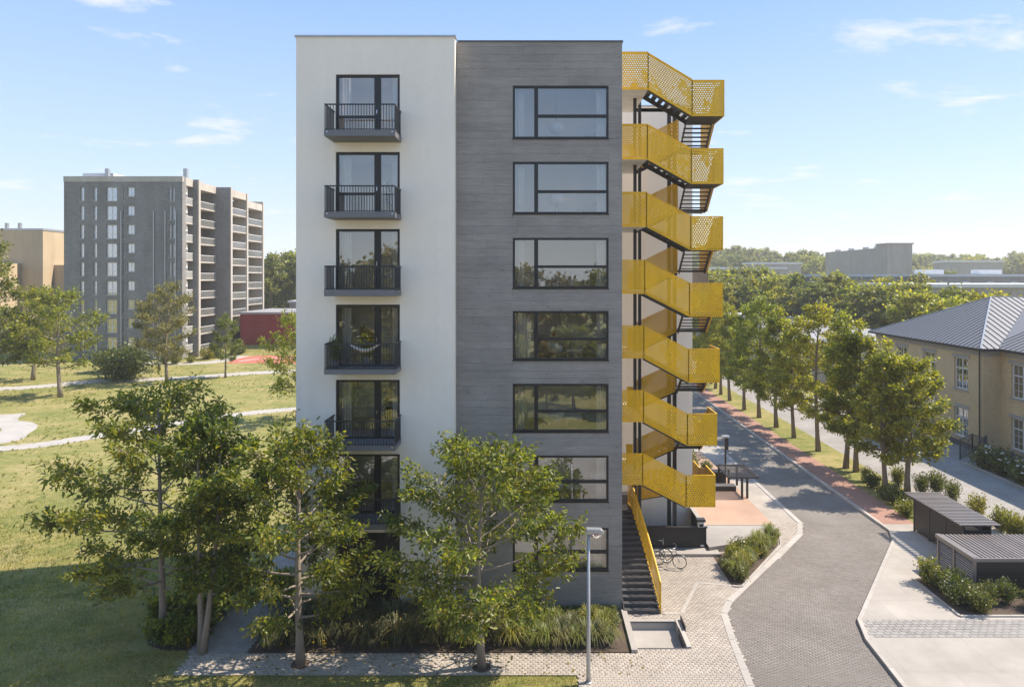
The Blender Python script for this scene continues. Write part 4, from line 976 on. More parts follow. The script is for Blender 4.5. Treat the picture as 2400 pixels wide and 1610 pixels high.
MB().box(AX-ov-.14, AX-ov+.05, AY0-ov-.1, AY1+ov, EA-.06, EA+.12).build('gutter', 'gutter', bk); MB().box(AX-ov+.052, BX-ov-.14, AY0-ov-.14, AY0-ov+.02, EA-.06, EA+.12).build('gutter', 'gutter', bk)
MB().box(BX-ov-.14, BX-ov+.05, 35, AY0-ov+.02, EA-.06, EA+.12).build('gutter', 'gutter', bk)
MB().box(AX-ov+.05, AX+.002, AY0-ov, AY1+ov, EA, EA+.05).build('soffit', 'stone_trim', bk); MB().box(BX-ov+.05, BX+.002, 35, AY0-ov-.15, EA, EA+.05).build('soffit', 'stone_trim', bk)
r2 = MB(); r2.add([(BX-ov, 35, EA+.13), (BX-ov, AY0+8, EA+.13), (43.5, AY0+8, 11.6), (43.5, 35, 11.6)], [(0, 3, 2, 1)]); r2.add([(43.5, 35, 11.6), (43.5, AY0+8, 11.6), (51, AY0+8, EA+.1), (51, 35, EA+.1)], [(0, 3, 2, 1)])
roof2 = r2.build('roof', 'roof_seam', bk)
for i in range(36):
    y = 36+i*.55
    if y < AY0+1: MB().bar((BX-ov, y, EA+.16), (43.5, y, 11.63), .035, .07).build('seam', 'roof_seam', roof2)
MB().tube([(AX-.1, AY0+.25, EA-.1), (AX-.1, AY0+.25, .3)], .05, 8).build('downpipe', 'gutter', bk)
gt = thing('gate', 'grey metal gate with crossed bars at the corner of the brick building', 'gate', (33.4, 51, 0))
g0, g1 = Vector(G(2250, 1077)), Vector(G(2306, 1073)); gm = Vector(G(2279, 1063))
for nm, a, b in (('gate_leaf', g0, gm), ('gate_leaf', gm, g1)):
    gl = MB()
    for z in (.12, 1.5): gl.bar(a+Vector((0, 0, z)), b+Vector((0, 0, z)), .06, .06)
    for p in (a, b): gl.bar(p+Vector((0, 0, 0)), p+Vector((0, 0, 1.55)), .07, .07, up=(0, 1, 0))
    gl.bar(a+Vector((0, 0, .15)), b+Vector((0, 0, 1.45)), .05, .05); l_ = gl.build(nm, 'gate_iron', gt)
    bars = MB()
    for i in range(1, 14): q = a.lerp(b, i/14); bars.bar(q+Vector((0, 0, .12)), q+Vector((0, 0, 1.5)), .018, .018, up=(0, 1, 0))
    bars.build('bars', 'gate_iron', l_, kind='stuff')
MB().bar(g1+Vector((.15, 0, 0)), g1+Vector((.15, 0, 1.7)), .14, .14, up=(0, 1, 0)).build('post', 'gate_iron', gt)

# ------------------------------------------------------------------ grey tower
tw = thing('grey_tower', 'nine-storey dark grey brick tower with white windows and stacked balconies', 'building', (-68, 118, 0))
def TB(nm, mat, *b): return MB().box(*b).build(nm, mat, tw)
TY = 113.0; tx0, tx1 = -77.7, -58.1; TH = 30.3
def tX(px, Y=TY): return (px-CX)*Y/F
def tZ(py, Y=TY): return CAMH-(py-CY)*Y/F
cols = [(188, 197, 'slim'), (219, 227, 'slim'), (249, 274, 'wide'), (298, 315, 'square'), (289, 293, 'slim'), (396, 401, 'slim'), (404, 409, 'slim')]
rowt = [439+44*i for i in range(9)]
holes = []
for a, b, kd in cols:
    for i, yt in enumerate(rowt):
        zt = tZ(yt); hgt = 2.3 if kd != 'square' else 1.55
        if zt-hgt < .6: continue
        holes.append((tX(a), tX(b), zt-hgt, zt))
holed_wall(tx0, tx1, 0, TH-.9, TY, TY+.4, holes).build('front_wall', 'tower_brick', tw)
TB('parapet', 'concrete_tower', tx0-.05, tx1+.05, TY-.06, TY+.4, TH-.9, TH)
TB('side_wall', 'tower_brick', tx0, tx0+.4, TY+.4, 138, 0, TH-.02)
for (a, b, c, d) in holes:
    t = .1; y = TY+.22; mb = MB()
    for q in ((a, a+t, c, d), (b-t, b, c, d), (a+t, b-t, c, c+t), (a+t, b-t, d-t, d)): mb.box(q[0], q[1], y, y+.1, q[2], q[3])
    if b-a > 1.0: mb.box((a+b)/2-.06, (a+b)/2+.06, y, y+.1, c+t, d-t)
    if d-c > 2: mb.box(a+t, b-t, y+.01, y+.09, c+.8, c+.88)
    w = mb.build('window', 'white_wood', tw); MB().box(a+t, b-t, y+.04, y+.05, c+t, d-t).build('pane', 'far_glass', w)
    MB().box(a-.06, b+.06, TY-.08, TY+.2, c-.1, c-.003).build('sill', 'concrete_tower', w)
TB('inner_wall', 'inner_white', tx0+.5, tx1-.5, TY+2.5, TY+2.6, 0, TH-1)
for i in range(10): TB('floor_slab', 'inner_white', tx0+.41, tx1-.41, TY+.41, TY+2.5, i*3.1-.3, i*3.1-.1)
for px in (285, 361, 388, 412.5): TB('downpipe', 'coping_metal', tX(px)-.07, tX(px)+.07, TY-.2, TY-.06, 0, 24.6 if px != 411 else TH-.5)
TB('roof_slab', 'roof_flat', tx0, -59.5, TY+.4, 138, TH-.4, TH-.1)
TB('roof_plant', 'box_white', tX(166), tX(240), TY+3, TY+9, TH, TH+.95)
for px in (232, 419): TB('vent_pipe', 'coping_metal', tX(px)-.3, tX(px)+.3, TY+2, TY+2.6, TH, TH+1.6)
# stepped side: core and bays
core_x = -60.2
TB('core_wall', 'tower_brick', core_x-.4, core_x, TY+.4, 124.2, 0, TH-.5); TB('core_wall', 'tower_brick', -57.8, -57.4, 124.2, 140.2, 0, 28.1)
TB('corner_pier', 'tower_brick', tx1-2.1, tx1, TY+.4, TY+1.2, 0, TH)
def bay(xo, xi, y0, y1, top, nfl, post=True):
    for i in range(nfl+1):
        z = top-1.3-i*3.1
        if z < 0: break
        s_ = TB('balcony_slab', 'concrete_tower', xi, xo, y0, y1, z-.22 if i else z, (z if i else top))
        if i == 0: continue
        r = MB().box(xo-.04, xo-.02, y0+.1, y1-.1, z+.08, z+1.05).build('railing', 'rail_glass', s_); MB().box(xo-.06, xo, y0, y1, z+1.06, z+1.14).build('handrail', 'white_wood', s_)
        posts = MB()
        for q in np.linspace(y0+.15, y1-.15, 16): posts.box(xo-.055, xo-.005, q-.03, q+.03, z, z+1.06)
        posts.build('rail_posts', 'white_wood', s_, kind='stuff')
        yy = y0+.6
        for q in range(2):
            l = (y1-y0-1.2)/2-.2
            fr_ = MB(); a, b, c, d = yy, yy+l, z+.05, z+2.5
            for e in ((a, a+.1, c, d), (b-.1, b, c, d), (a+.1, b-.1, c, c+.1), (a+.1, b-.1, d-.1, d), ((a+b)/2-.05, (a+b)/2+.05, c+.1, d-.1)): fr_.box(xi, xi+.08, *e)
            w = fr_.build('window', 'white_wood', tw); MB().box(xi+.02, xi+.04, a+.1, b-.1, c+.1, d-.1).build('pane', 'far_glass', w); yy += l+.4
bay(-58.25, core_x, TY+1.2, 116.9, TH, 9)
TB('pier', 'tower_brick', core_x, -57.5, 116.95, 117.6, 0, TH); TB('pier_edge', 'concrete_tower', -57.5, -57.3, 116.95, 117.6, 0, TH)
bay(-57.5, core_x, 117.62, 123.7, 30.0, 9)
TB('pier', 'tower_brick', core_x, -55.0, 123.75, 124.4, 0, 29.9); TB('pier_edge', 'concrete_tower', -55.0, -54.8, 123.75, 124.4, 0, 29.9)
bay(-55.0, -57.4, 124.42, 130.7, 29.6, 9)
TB('pier', 'concrete_tower', -57.4, -54.85, 130.75, 131.4, 0, 29.6)
bay(-55.0, -57.4, 131.42, 138.4, 28.3, 9)
TB('pier', 'concrete_tower', -57.4, -54.85, 138.45, 139.1, 0, 28.9)
for z in np.arange(3, 29, 3.1): TB('balcony_post', 'concrete_tower', -55.12, -54.98, 127.5, 127.7, z, z+.05)

# ------------------------------------------------------------------ other buildings
be_ = thing('beige_building', 'plain beige rendered block with stepped lower wing beside the grey tower', 'building', (-97, 135, 0))
MB().box(-108, -93.4, 130, 137, 0, 22.5).build('tower_wall', 'beige_render', be_); MB().box(-108.1, -93.3, 129.9, 137.1, 22.5, 22.9).build('coping', 'coping_metal', be_)
MB().box(-115, -97.5, 122, 129.98, 0, 16.2).build('lower_wall', 'beige_render', be_); MB().box(-93.38, -90.5, 133, 140, 0, 16.0).build('side_wing', 'beige_render', be_)
for x in (-101, -98.5): MB().tube([(x, 131, 22.9), (x, 131, 24)], .35, 8).build('roof_vent', 'coping_metal', be_)
rd = thing('red_hall', 'low dark red clad sports hall with flat grey roof beside the track', 'building', (-34, 130, 0))
MB().box(-52.6, -15, 122.5, 137, 0, 7.0).build('wall', 'red_clad', rd); MB().box(-52.9, -15, 122.2, 137.3, 7.0, 7.35).build('roof', 'roof_flat', rd)
for i in range(7): MB().box(-52.4+i*5.2, -52.3+i*5.2, 122.43, 122.49, .5, 6.95).build('panel_joint', 'red_clad', rd)
MB().box(-52.6, -15, 122.40, 122.49, 5.3, 5.42).build('band', 'red_clad', rd)
MB().box(-50, -15, 140, 160, 0, 8.4).build('rear_wing', 'hall_grey', rd); MB().box(-50.3, -15, 139.7, 160.3, 8.4, 8.8).build('roof', 'roof_pale', rd)
bnk = MB(); bnk.add([(-58, 118.6, -.04), (-10, 118.6, -.04), (-10, 122.38, 1.5), (-53, 122.38, 1.5), (-54.5, 122.38, -.04), (-10, 122.38, -.04)], [(0, 1, 2, 3), (0, 3, 4), (3, 2, 5, 4)]); bnk.build('bank', 'lawn', None, kind='structure')
hl = thing('windowless_hall', 'tall windowless grey concrete hall rising above the treetops', 'building', (118, 240, 0))
MB().box(115.5, 121.6, 220, 270, 0, 23.4).build('wall', 'hall_grey', hl); MB().box(113.5, 121.6, 219, 226, 0, 24.2).build('stair_tower', 'hall_grey', hl); MB().box(113.2, 122, 218.7, 226.3, 24.2, 24.6).build('coping', 'concrete', hl)
for y in (232, 240, 251, 262): MB().box(116.5, 118, y, y+1.5, 23.4, 24.2).build('roof_vent', 'coping_metal', hl)
lw = thing('long_low_building', 'long low grey building with pale flat roof behind the treetops', 'building', (100, 150, 0))
MB().box(62, 200, 150, 175, 0, 13.7).build('wall', 'hall_grey', lw); MB().box(61.7, 200, 149.7, 175.3, 13.7, 14.25).build('roof', 'roof_pale', lw)
for i in range(14):
    w = MB().box(84+i*5.2, 85.6+i*5.2, 149.9, 149.98, 11.0, 12.6).build('window', 'far_glass', lw)
for x in (87, 100, 118): MB().box(x, x+5, 153, 156, 14.25, 15.3).build('roof_plant', 'box_white', lw)
lw2 = thing('school_wing', 'grey flat-roofed wing with tall windows just behind the hip roof', 'building', (90, 110, 0))
MB().box(64.5, 180, 112, 135, 0, 11.9).build('wall', 'hall_grey', lw2); MB().box(64.2, 180, 111.7, 135.3, 11.9, 12.45).build('roof', 'roof_pale', lw2)
for px in (2237, 2249, 2262, 2292, 2303):
    x = (px-CX)*112/F; f_ = MB().box(x-.05, x+.65, 111.9, 111.98, 7.2, 9.6).build('window', 'white_wood', lw2); MB().box(x+.05, x+.55, 111.86, 111.899, 7.3, 9.5).build('pane', 'far_glass', f_)
fr2 = thing('flat_roofed_shed', 'broad low building with grey flat roof behind the street trees', 'building', (45, 110, 0))
MB().box(31, 52, 84, 130, 0, 5.3).build('wall', 'hall_grey', fr2); MB().box(30.8, 52.2, 83.8, 130.2, 5.3, 5.6).build('roof', 'roof_flat', fr2)
MB().box(34, 38, 118, 123, 5.6, 7.2).build('roof_light', 'box_white', fr2); MB().box(30.9, 52, 129.6, 130, 5.6, 6.1).build('parapet', 'concrete', fr2)
for i, (px, Y, w_, zt, lab) in enumerate(((1760, 330, 34, 18.5, 'far pale-roofed hall below the wooded hill'), (1820, 360, 26, 21.5, 'far low hall with white roof edge higher up the wooded hill'), (2290, 340, 26, 22, 'small far pale building among hill trees'), (2090, 300, 40, 17.0, 'far grey hall half hidden behind tree crowns'))):
    x = (px-CX)*Y/F; b_ = thing('far_hall', lab, 'building', (x, Y, 0)); MB().box(x-w_/2, x+w_/2, Y, Y+15, 0, zt-1).build('wall', 'hall_grey', b_); MB().box(x-w_/2-.5, x+w_/2+.5, Y-.5, Y+15.5, zt-1, zt).build('roof', 'roof_pale', b_)
# ------------------------------------------------------------------ hills
def hills():
    nx, ny = 80, 24; V = []; Fq = []
    for j in range(ny):
        for i in range(nx):
            x = -900+1900*i/(nx-1); y = 300+900*j/(ny-1); t = min(1, max(0, (y-330)/300)); t = t*t*(3-2*t)
            V.append((x, y, -1+t*(15+6*math.sin(x*.006+1)+4*math.sin(x*.017)) + (8 if x > 250 else 0)*t*min(1, max(0, (x-250)/300))))
    for j in range(ny-1):
        for i in range(nx-1): a = j*nx+i; Fq.append((a, a+1, a+nx+1, a+nx))
    o = link('hills', npmesh('hills', V, Fq, 'lawn', True), None, kind='structure')
    return lambda x, y: (lambda t: -1+t*t*(3-2*t)*(15+6*math.sin(x*.006+1)+4*math.sin(x*.017)))(min(1, max(0, (y-330)/300)))
hill_z = hills()

# ------------------------------------------------------------------ plants
def leaf_mesh(name, C, D, L, wr, mat, seed=0, six=True, up=0.6):
    """C centres, D directions, L lengths"""
    rg = np.random.default_rng(seed); n = len(C); C = np.asarray(C); D = np.asarray(D); D = D/np.linalg.norm(D, axis=1, keepdims=True)
    N = rg.normal(size=(n, 3)); N[:, 2] += up*2; N -= D*np.sum(N*D, 1, keepdims=True); N /= np.linalg.norm(N, axis=1, keepdims=True)+1e-9
    Sd = np.cross(D, N); L = np.asarray(L)[:, None]; w = L*wr
    if six:
        pts = [C, C+D*L*.32-Sd*w*.95+N*w*.22, C+D*L*.7-Sd*w*.75+N*w*.12, C+D*L-N*L*.10, C+D*L*.7+Sd*w*.75+N*w*.12, C+D*L*.32+Sd*w*.95+N*w*.22]
        V = np.stack(pts, 1).reshape(-1, 3); b = np.arange(n)[:, None]*6
        Fq = np.concatenate([b+np.array([[0, 1, 2, 3]]), b+np.array([[0, 3, 4, 5]])], 0)
    else:
        pts = [C, C+D*L*.5-Sd*w+N*w*.2, C+D*L, C+D*L*.5+Sd*w+N*w*.2]
        V = np.stack(pts, 1).reshape(-1, 3); b = np.arange(n)[:, None]*4; Fq = b+np.array([[0, 1, 2, 3]])
    return npmesh(name, V, Fq, mat)
def tree_data(seed, H, R, zb, tr, nlimb, ntwig, nleaf, ll, shape='oval', wr=.22, spread=.16, bark='bark', leafm='leaf_street', six=True, lean=(0, 0), top=.94, fork=None):
    rg = random.Random(seed); ng = np.random.default_rng(seed); wood = MB()
    def env(z):
        t = max(0., min(1., (z-zb)/(H-zb)))
        if shape == 'oval': return R*max(.08, (math.sin(math.pi*min(1, t*.86+.13)))**.75)
        if shape == 'cone': return R*max(.08, (1-t)**.8*min(1, .55+t*3.2))
        return R*max(.10, math.sqrt(max(0, 1-(t*1.75-.75)**2)) if t > .42 else .62+.9*t)
    stems = [(0., 0., 1.)] if not fork else fork
    C = []; D = []
    for (fx, fy, fs) in stems:
        n = 8; P = []
        wx, wy = rg.uniform(-.02, .02), rg.uniform(-.02, .02)
        for i in range(n+1):
            t = i/n; P.append(Vector((lean[0]*t**1.5*H + fx*(.12+t*.88) + wx*H*math.sin(t*4), lean[1]*t**1.5*H + fy*(.12+t*.88) + wy*H*math.sin(t*5+1), t*H*top*fs)))
        wood.tube(P, [tr*(1.25 if i == 0 else 1)*(1-.9*(i/n))+.01 for i in range(n+1)], 9)
        def tp(z):
            f = min(n-1e-4, max(0, z/(H*top*fs)*n)); i = int(f); return P[i].lerp(P[i+1], f-i)
        nl = max(4, nlimb//len(stems))
        for k in range(nl):
            t = (k+.5)/nl; z0 = zb*.92+(H*.86*fs-zb*.92)*t**1.05; a = k*2.39996+rg.uniform(-.35, .35)
            s = tp(z0); el = math.radians(rg.uniform(6, 28)+22*t); e_z = min(H*.97, z0+env(z0)*math.tan(el)*.75); ln = env(e_z)*rg.uniform(.78, 1.08)
            e = Vector((s.x+math.cos(a)*ln, s.y+math.sin(a)*ln, e_z+rg.uniform(-.1, .1)*R))
            mid = s.lerp(e, .5)+Vector((0, 0, -.05*ln+rg.uniform(-.04, .06)*ln)); rr_ = max(.012, tr*.40*(1-.65*t))
            pts = [s, s.lerp(mid, .5)+Vector((0, 0, -.01*ln)), mid, mid.lerp(e, .5)+Vector((0, 0, .02*ln)), e]
            wood.tube(pts, [rr_, rr_*.8, rr_*.6, rr_*.4, .006], 6, False)
            for q in range(max(6, int(ntwig*(.45+.75*ln/R)))):
                u = rg.uniform(.25, 1.0)**.8 if q else 1.0; f = u*4; i = min(3, int(f)); b = pts[i].lerp(pts[i+1], f-i)
                sa = a+rg.uniform(-1.5, 1.5); l = R*rg.uniform(.12, .34)*(1.15-.5*u); tv = Vector((math.cos(sa), math.sin(sa), rg.uniform(-.25, .95))).normalized()*l; c = b+tv
                if q % 2 == 0: wood.tube([b, b.lerp(c, .5)+Vector((0, 0, -.03)), c], [.010, .007, .004], 4, False)
                m = max(2, int(nleaf*rg.uniform(.6, 1.4))); off = ng.normal(size=(m, 3))*spread; base_ = np.array(b.lerp(c, .75)); tvn = np.array(tv.normalized())
                fr_ = ng.uniform(.25, 1.1, size=(m, 1)); C.append(np.array(b)+np.array(c-b)*fr_+off*.6)
                d = ng.normal(size=(m, 3))*.75+tvn*.75; d[:, 2] -= .25; D.append(d)
        tipp = P[-1]
        for q in range(ntwig):
            z = rg.uniform(H*.80*fs, H*fs); s = tp(min(z, H*top*fs)); a = rg.uniform(0, 6.28); l = env(z)*rg.uniform(.1, .9)
            c = s+Vector((math.cos(a)*l, math.sin(a)*l, rg.uniform(.0, .5)*l+ .02*H)); m = nleaf
            C.append(np.array(s.lerp(c, .8))+ng.normal(size=(m, 3))*spread); d = ng.normal(size=(m, 3))*.7+np.array((c-s).normalized())*.5; d[:, 2] += .15; D.append(d)
    C = np.concatenate(C); D = np.concatenate(D); L = ll*ng.uniform(.65, 1.2, size=len(C))
    return wood.mesh('trunk', bark, True), leaf_mesh('crown', C, D, L, wr, leafm, seed, six)
TD = {}
def tree(name, key, loc, label, group=None, sc=1.0, rz=0.0, cat='tree'):
    t = thing(name, label, cat, loc, group); tm, cm = TD[key]
    link('trunk', tm, t, loc); link('crown', cm, t, loc); t.scale = (sc, sc, sc) if not hasattr(sc, '__len__') else sc; t.rotation_euler = (0, 0, rz); return t
# --- foreground trees
TD['f1'] = tree_data(11, 9.6, 3.7, 1.9, .13, 34, 26, 17, .215, 'round', .20, .16, 'bark_pale', 'leaf_front', lean=(-.02, 0))
TD['f2'] = tree_data(12, 8.8, 2.3, 2.2, .11, 30, 22, 16, .21, 'oval', .20, .15, 'bark_pale', 'leaf_front', fork=[(-.1, 0, 1.0), (.75, .1, .96)])
TD['f3'] = tree_data(13, 8.4, 2.9, 1.7, .14, 32, 24, 16, .215, 'oval', .20, .16, 'bark_pale', 'leaf_front')
TD['f4'] = tree_data(14, 7.8, 3.5, 1.6, .13, 36, 26, 17, .205, 'round', .20, .16, 'bark_pale', 'leaf_front')
tree('broadleaf_tree', 'f1', (-14.0, 25.8, -.03), 'widest leafy tree on the lawn edge, crown reaching far over the grass')
tree('broadleaf_tree', 'f2', (-12.05, 24.75, -.03), 'leafy tree with forked pale double trunk at the end of the paved path')
tree('broadleaf_tree', 'f3', (-8.2, 24.0, 0), 'leafy tree in the path before the balconies of the white facade')
tree('broadleaf_tree', 'f4', (-1.8, 23.8, 0), 'sunlit round-crowned tree in the path before the grey boarded facade')
for x, y in ((-8.2, 24.0), (-1.8, 23.8)):
    o = MB().lathe([(.32, .0), (.32, .012), (.02, .03)], (x, y, .012), 18).build('tree_pit', 'soil', None, kind='structure')
# --- street trees
for i in range(4): TD['s%d' % i] = tree_data(20+i, (11, 11.6, 10.6, 8.6)[i], (2.6, 2.75, 2.5, 2.35)[i], (2.5, 2.6, 2.5, 2.0)[i], .17, 34, 26, 15, .21, 'cone' if i % 2 == 0 else 'oval', .32, .2, 'bark', 'leaf_street', six=False)
bases = [(1982, 1099, 's0'), (2011, 1107, 's2'), (1917, 1059, 's1'), (1861, 1027, 's0'), (1823, 1003, 's2'), (1781, 980, 's1'), (1746, 961.5, 's0'), (1712, 940.5, 's2'), (1691, 926, 's1'), (1676, 912, 's0'), (1664, 900, 's2'), (1655, 890, 's1')]
rg = random.Random(5)
bases.sort(key=lambda b: -b[1]); ORD = 'third fourth fifth sixth seventh eighth ninth tenth eleventh twelfth thirteenth fourteenth'.split()
for ix, (px, py, k) in enumerate(bases):
    x, y, _ = G(px, py); x = min(max(x, 21.6), 23.2)
    tree('street_tree', k, (x, y, .05), 'yellow-green street tree, %s along the grass verge counting from the dark bin shelters' % ORD[ix], 'street trees in the grass verge', rg.uniform(.94, 1.04), rg.uniform(0, 6))
tree('street_tree', 's3', (*G(2131, 1159)[:2], .05), 'shorter street tree with forked trunk nearest the dark bin shelters', None, 1.0, .6)
tree('street_tree', 's2', (*G(2074, 1159)[:2], .05), 'street tree second from the dark bin shelters among low shrubs', None, .92, 2.2)
# --- park trees on the left
TD['p0'] = tree_data(31, 12, 4.4, 3.4, .24, 26, 20, 14, .30, 'round', .34, .28, 'bark_pale', 'leaf_street', six=False)
TD['p1'] = tree_data(32, 13, 3.9, 3.2, .2, 28, 22, 14, .26, 'oval', .34, .26, 'bark', 'leaf_olive', six=False)
TD['p2'] = tree_data(33, 8.6, 2.1, 2.4, .12, 20, 18, 14, .24, 'oval', .34, .22, 'bark', 'leaf_forest', six=False)
TD['p3'] = tree_data(34, 19, 5.0, 4.0, .3, 32, 22, 14, .38, 'cone', .34, .34, 'bark', 'leaf_forest', six=False)
tree('park_tree', 'p0', G(140, 930), 'yellow-green park tree on the lawn below the walking path', rz=1.0)
tree('park_tree', 'p0', (*G(74, 891)[:2], 0), 'green park tree on the lawn beyond the walking path, behind the yellow-green one', rz=2.6, sc=1.0)
tree('park_tree', 'p3', (-60.5, 76, 0), 'tallest dark park tree reaching above the beige block')
tree('park_tree', 'p0', (-73, 84, 0), 'park tree at the foot of the tallest dark tree', rz=4)
tree('park_tree', 'p1', G(393, 897), 'olive-brown park tree before the corner of the grey tower')
tree('park_tree', 'p1', G(371, 868), 'olive-brown tree just behind its twin before the grey tower', rz=2, sc=.88)
tree('park_tree', 'p2', G(528, 885), 'slim round-crowned young tree between tower and running track')
tree('park_tree', 'p0', (*G(697, 985)[:2], 0), 'park tree half hidden behind the white facade edge', rz=3.5, sc=(.8, .8, .84))
# --- bushes
def bush_data(seed, h, r, n, ll, mat, wr=.3, upright=.5, six=False):
    rg = random.Random(seed); ng = np.random.default_rng(seed); wood = MB(); C = []; D = []
    ns = 16
    for k in range(ns):
        a = k*2.4+rg.uniform(-.3, .3); f = rg.uniform(.2, 1); e = Vector((math.cos(a)*r*f, math.sin(a)*r*f, h*rg.uniform(.6, 1.02)*(1-.35*f*f)))
        m_ = e*.5+Vector((0, 0, h*.08)); wood.tube([(e.x*.1, e.y*.1, 0), m_, e], [.014, .010, .004], 5, False)
        m = n//ns; t = ng.uniform(.12, 1, size=(m, 1)); base_ = np.array([e.x, e.y, e.z])*t+np.array([0, 0, h*.06])*np.sin(t*3.14)
        C.append(base_+ng.normal(size=(m, 3))*np.array([r*.2, r*.2, h*.09])); d = ng.normal(size=(m, 3))*.6; d[:, 2] += upright; d[:, :2] += np.array([math.cos(a), math.sin(a)])*.5; D.append(d)
    C = np.concatenate(C); C[:, 2] = np.maximum(C[:, 2], .02); D = np.concatenate(D)
    return wood.mesh('stem', 'bark', True), leaf_mesh('foliage', C, D, ll*ng.uniform(.6, 1.2, size=len(C)), wr, mat, seed, six)
BD = {'b0': bush_data(41, 1.0, .62, 1500, .13, 'leaf_shrub'), 'b1': bush_data(42, 1.15, .55, 1400, .12, 'leaf_shrub', .22, .9), 'b2': bush_data(43, .8, .6, 1300, .12, 'leaf_shrub_yellow'),
      'b3': bush_data(44, 1.3, .6, 1500, .14, 'leaf_shrub_yellow', .24, .8), 'B': bush_data(45, 5.2, 4.0, 5200, .42, 'leaf_shrub', .34, .3), 'b4': bush_data(46, 1.2, 1.0, 2200, .22, 'leaf_front', .3, .2, True)}
def bush(key, loc, label, group=None, sc=1.0, rz=0.0, name='shrub'):
    t = thing(name, label, 'shrub', loc, group); link('stem', BD[key][0], t, loc); link('foliage', BD[key][1], t, loc); t.scale = (sc, sc, sc); t.rotation_euler = (0, 0, rz); return t
rg = random.Random(9)
bush('B', (*G(285, 890)[:2], -.1), 'big dark green bush at the foot of the grey tower', sc=1.0); bush('B', (-60, 99, -.1), 'dark green bush beside the big one at the tower foot', sc=.75, rz=2)
for px, py, s in ((410, 853, 1.2), (385, 853, 1.0), (447, 850, .9), (487, 842, 1.6), (505, 838, 1.4), (562, 832, 1.4)):
    bush('b2' if px in (410, 487, 447) else 'b0', G(px, py), 'clipped low shrub along the wall foot of the grey tower', 'shrubs at the tower foot', 2.2*s*.7, rg.uniform(0, 6))
for i in range(16):                                                   # shrub bed by the terrace
    t = i/15; x = 9.15+3.2*t+rg.uniform(-.22, .18); y = 30.75+4.5*t+rg.uniform(-.15, .15); k = ('b0', 'b2', 'b1', 'b3', 'b2', 'b1')[i % 6]
    bush(k, (x, y, .02), ('low rounded', 'low yellow-green', 'upright green', 'tall yellow-green', 'low yellow-green', 'upright green')[i % 6] + ' shrub in the narrow bed below the terrace edge', 'shrubs in the terrace bed', rg.uniform(.45, .85), rg.uniform(0, 6))
for i in range(8):
    t = i/7; bush(('b0', 'b1', 'b3', 'b2')[i % 4], (8.95+2.0*t+rg.uniform(-.15, .15), 31.7+2.2*t, .02), ('low rounded', 'upright green', 'tall yellow-green', 'low yellow-green')[i % 4] + ' shrub in the narrow bed below the terrace edge', 'shrubs in the terrace bed', rg.uniform(.6, 1.05), rg.uniform(0, 6))
for px, py, k, s in ((2045, 1145, 'b0', 1.0), (2075, 1172, 'b0', .95), (2100, 1185, 'b0', 1.2), (2125, 1212, 'b2', 1.15), (2105, 1140, 'b3', 1.0), (2160, 1160, 'b1', 1.2), (2195, 1160, 'b1', 1.35), (2232, 1178, 'b1', 1.2), (2030, 1130, 'b1', .9)):
    bush(k, (*G(px, py)[:2], .05), 'leafy shrub at the end of the verge behind the long bin shelter', 'shrubs behind the long bin shelter', s, rg.uniform(0, 6))
for px, py in ((2290, 1215), (2372, 1262), (2398, 1270), (2345, 1248)): bush('b3', (*G(px, py)[:2], .09), 'yellow-green shrub behind the wide bin shelter', 'shrubs behind the wide bin shelter', 1.0, rg.uniform(0, 6))
bush('b3', (17.45, 30.2, .1), 'pale yellow-green shrub at the louvred corner of the wide bin shelter', sc=.9)
for i, (x, y) in enumerate(((17.7, 29.6), (17.9, 28.9), (18.1, 29.4), (17.6, 28.3), (18.2, 28.1), (18.0, 27.6))): bush('b0', (x, y, .1), 'grey-green shrub before the louvred side of the wide bin shelter', 'shrubs by the louvres', rg.uniform(.85, 1.1), rg.uniform(0, 6))
for i in range(9): bush('b1', (18.9+i*.72, 28.05+rg.uniform(-.25, .25), .1), 'upright dark shrub in the row before the wide bin shelter', 'shrub row before the wide bin shelter', rg.uniform(.8, 1.0), rg.uniform(0, 6))
fm = []
for i in range(9):
    x, y = 32.3+rg.uniform(-.3, .8), 49.3-i*.85; b_ = bush('b0', (x, y, 0), 'dark rose shrub with white flowers along the brick building drive', 'white-flowering shrubs', rg.uniform(1.3, 1.7), rg.uniform(0, 6))
    fl = MB()
    for q in range(10):
        a = rg.uniform(0, 6.28); r = rg.uniform(0, .5); fl.lathe([(.002, 0), (.05, .015), (.06, .04), (.03, .055), (.002, .05)], (r*math.cos(a), r*math.sin(a), .72+.28*rg.random()-.3*r), 6)
    link('blossoms', fl.mesh('blossoms', 'flower_white'), b_, (x, y, 0), kind='stuff')
MB().bar((31.5, 50, .05), (31.5, 40, .05), .15, .16).build('kerb', 'kerb_stone', None, kind='structure')
bush('b4', (-10.35, 28.9, 0), 'large-leaved green shrub at the corner of the white facade'); bush('b4', (-9.9, 28.2, 0), 'lower large-leaved shrub at the corner of the white facade', sc=.7, rz=2)
for i, (x, y, s) in enumerate(((-13.0, 26.6, 1.1), (-13.4, 27.6, 1.2), (-12.9, 25.5, .9), (-13.7, 25.6, 1.0), (-13.1, 28.8, 1.2), (-14.3, 26.8, 1.1), (-13.4, 30.0, 1.1))): bush('b4', (x, y, -.02), 'dark large-leaved shrub between the wide tree and the side path', 'shrubs beside the side path', s*.85, i*1.3)
bush('b1', (-7.9, 27.0, .03), 'small dark shrub beside the ground-floor door', sc=.8); bush('b0', (11.2, 44.25, TZ+.72), 'trailing green plant in the terrace planter box', sc=.7); bush('b0', (10.3, 44.25, TZ+.72), 'low green plant at the wall end of the terrace planter box', sc=.7, rz=2)
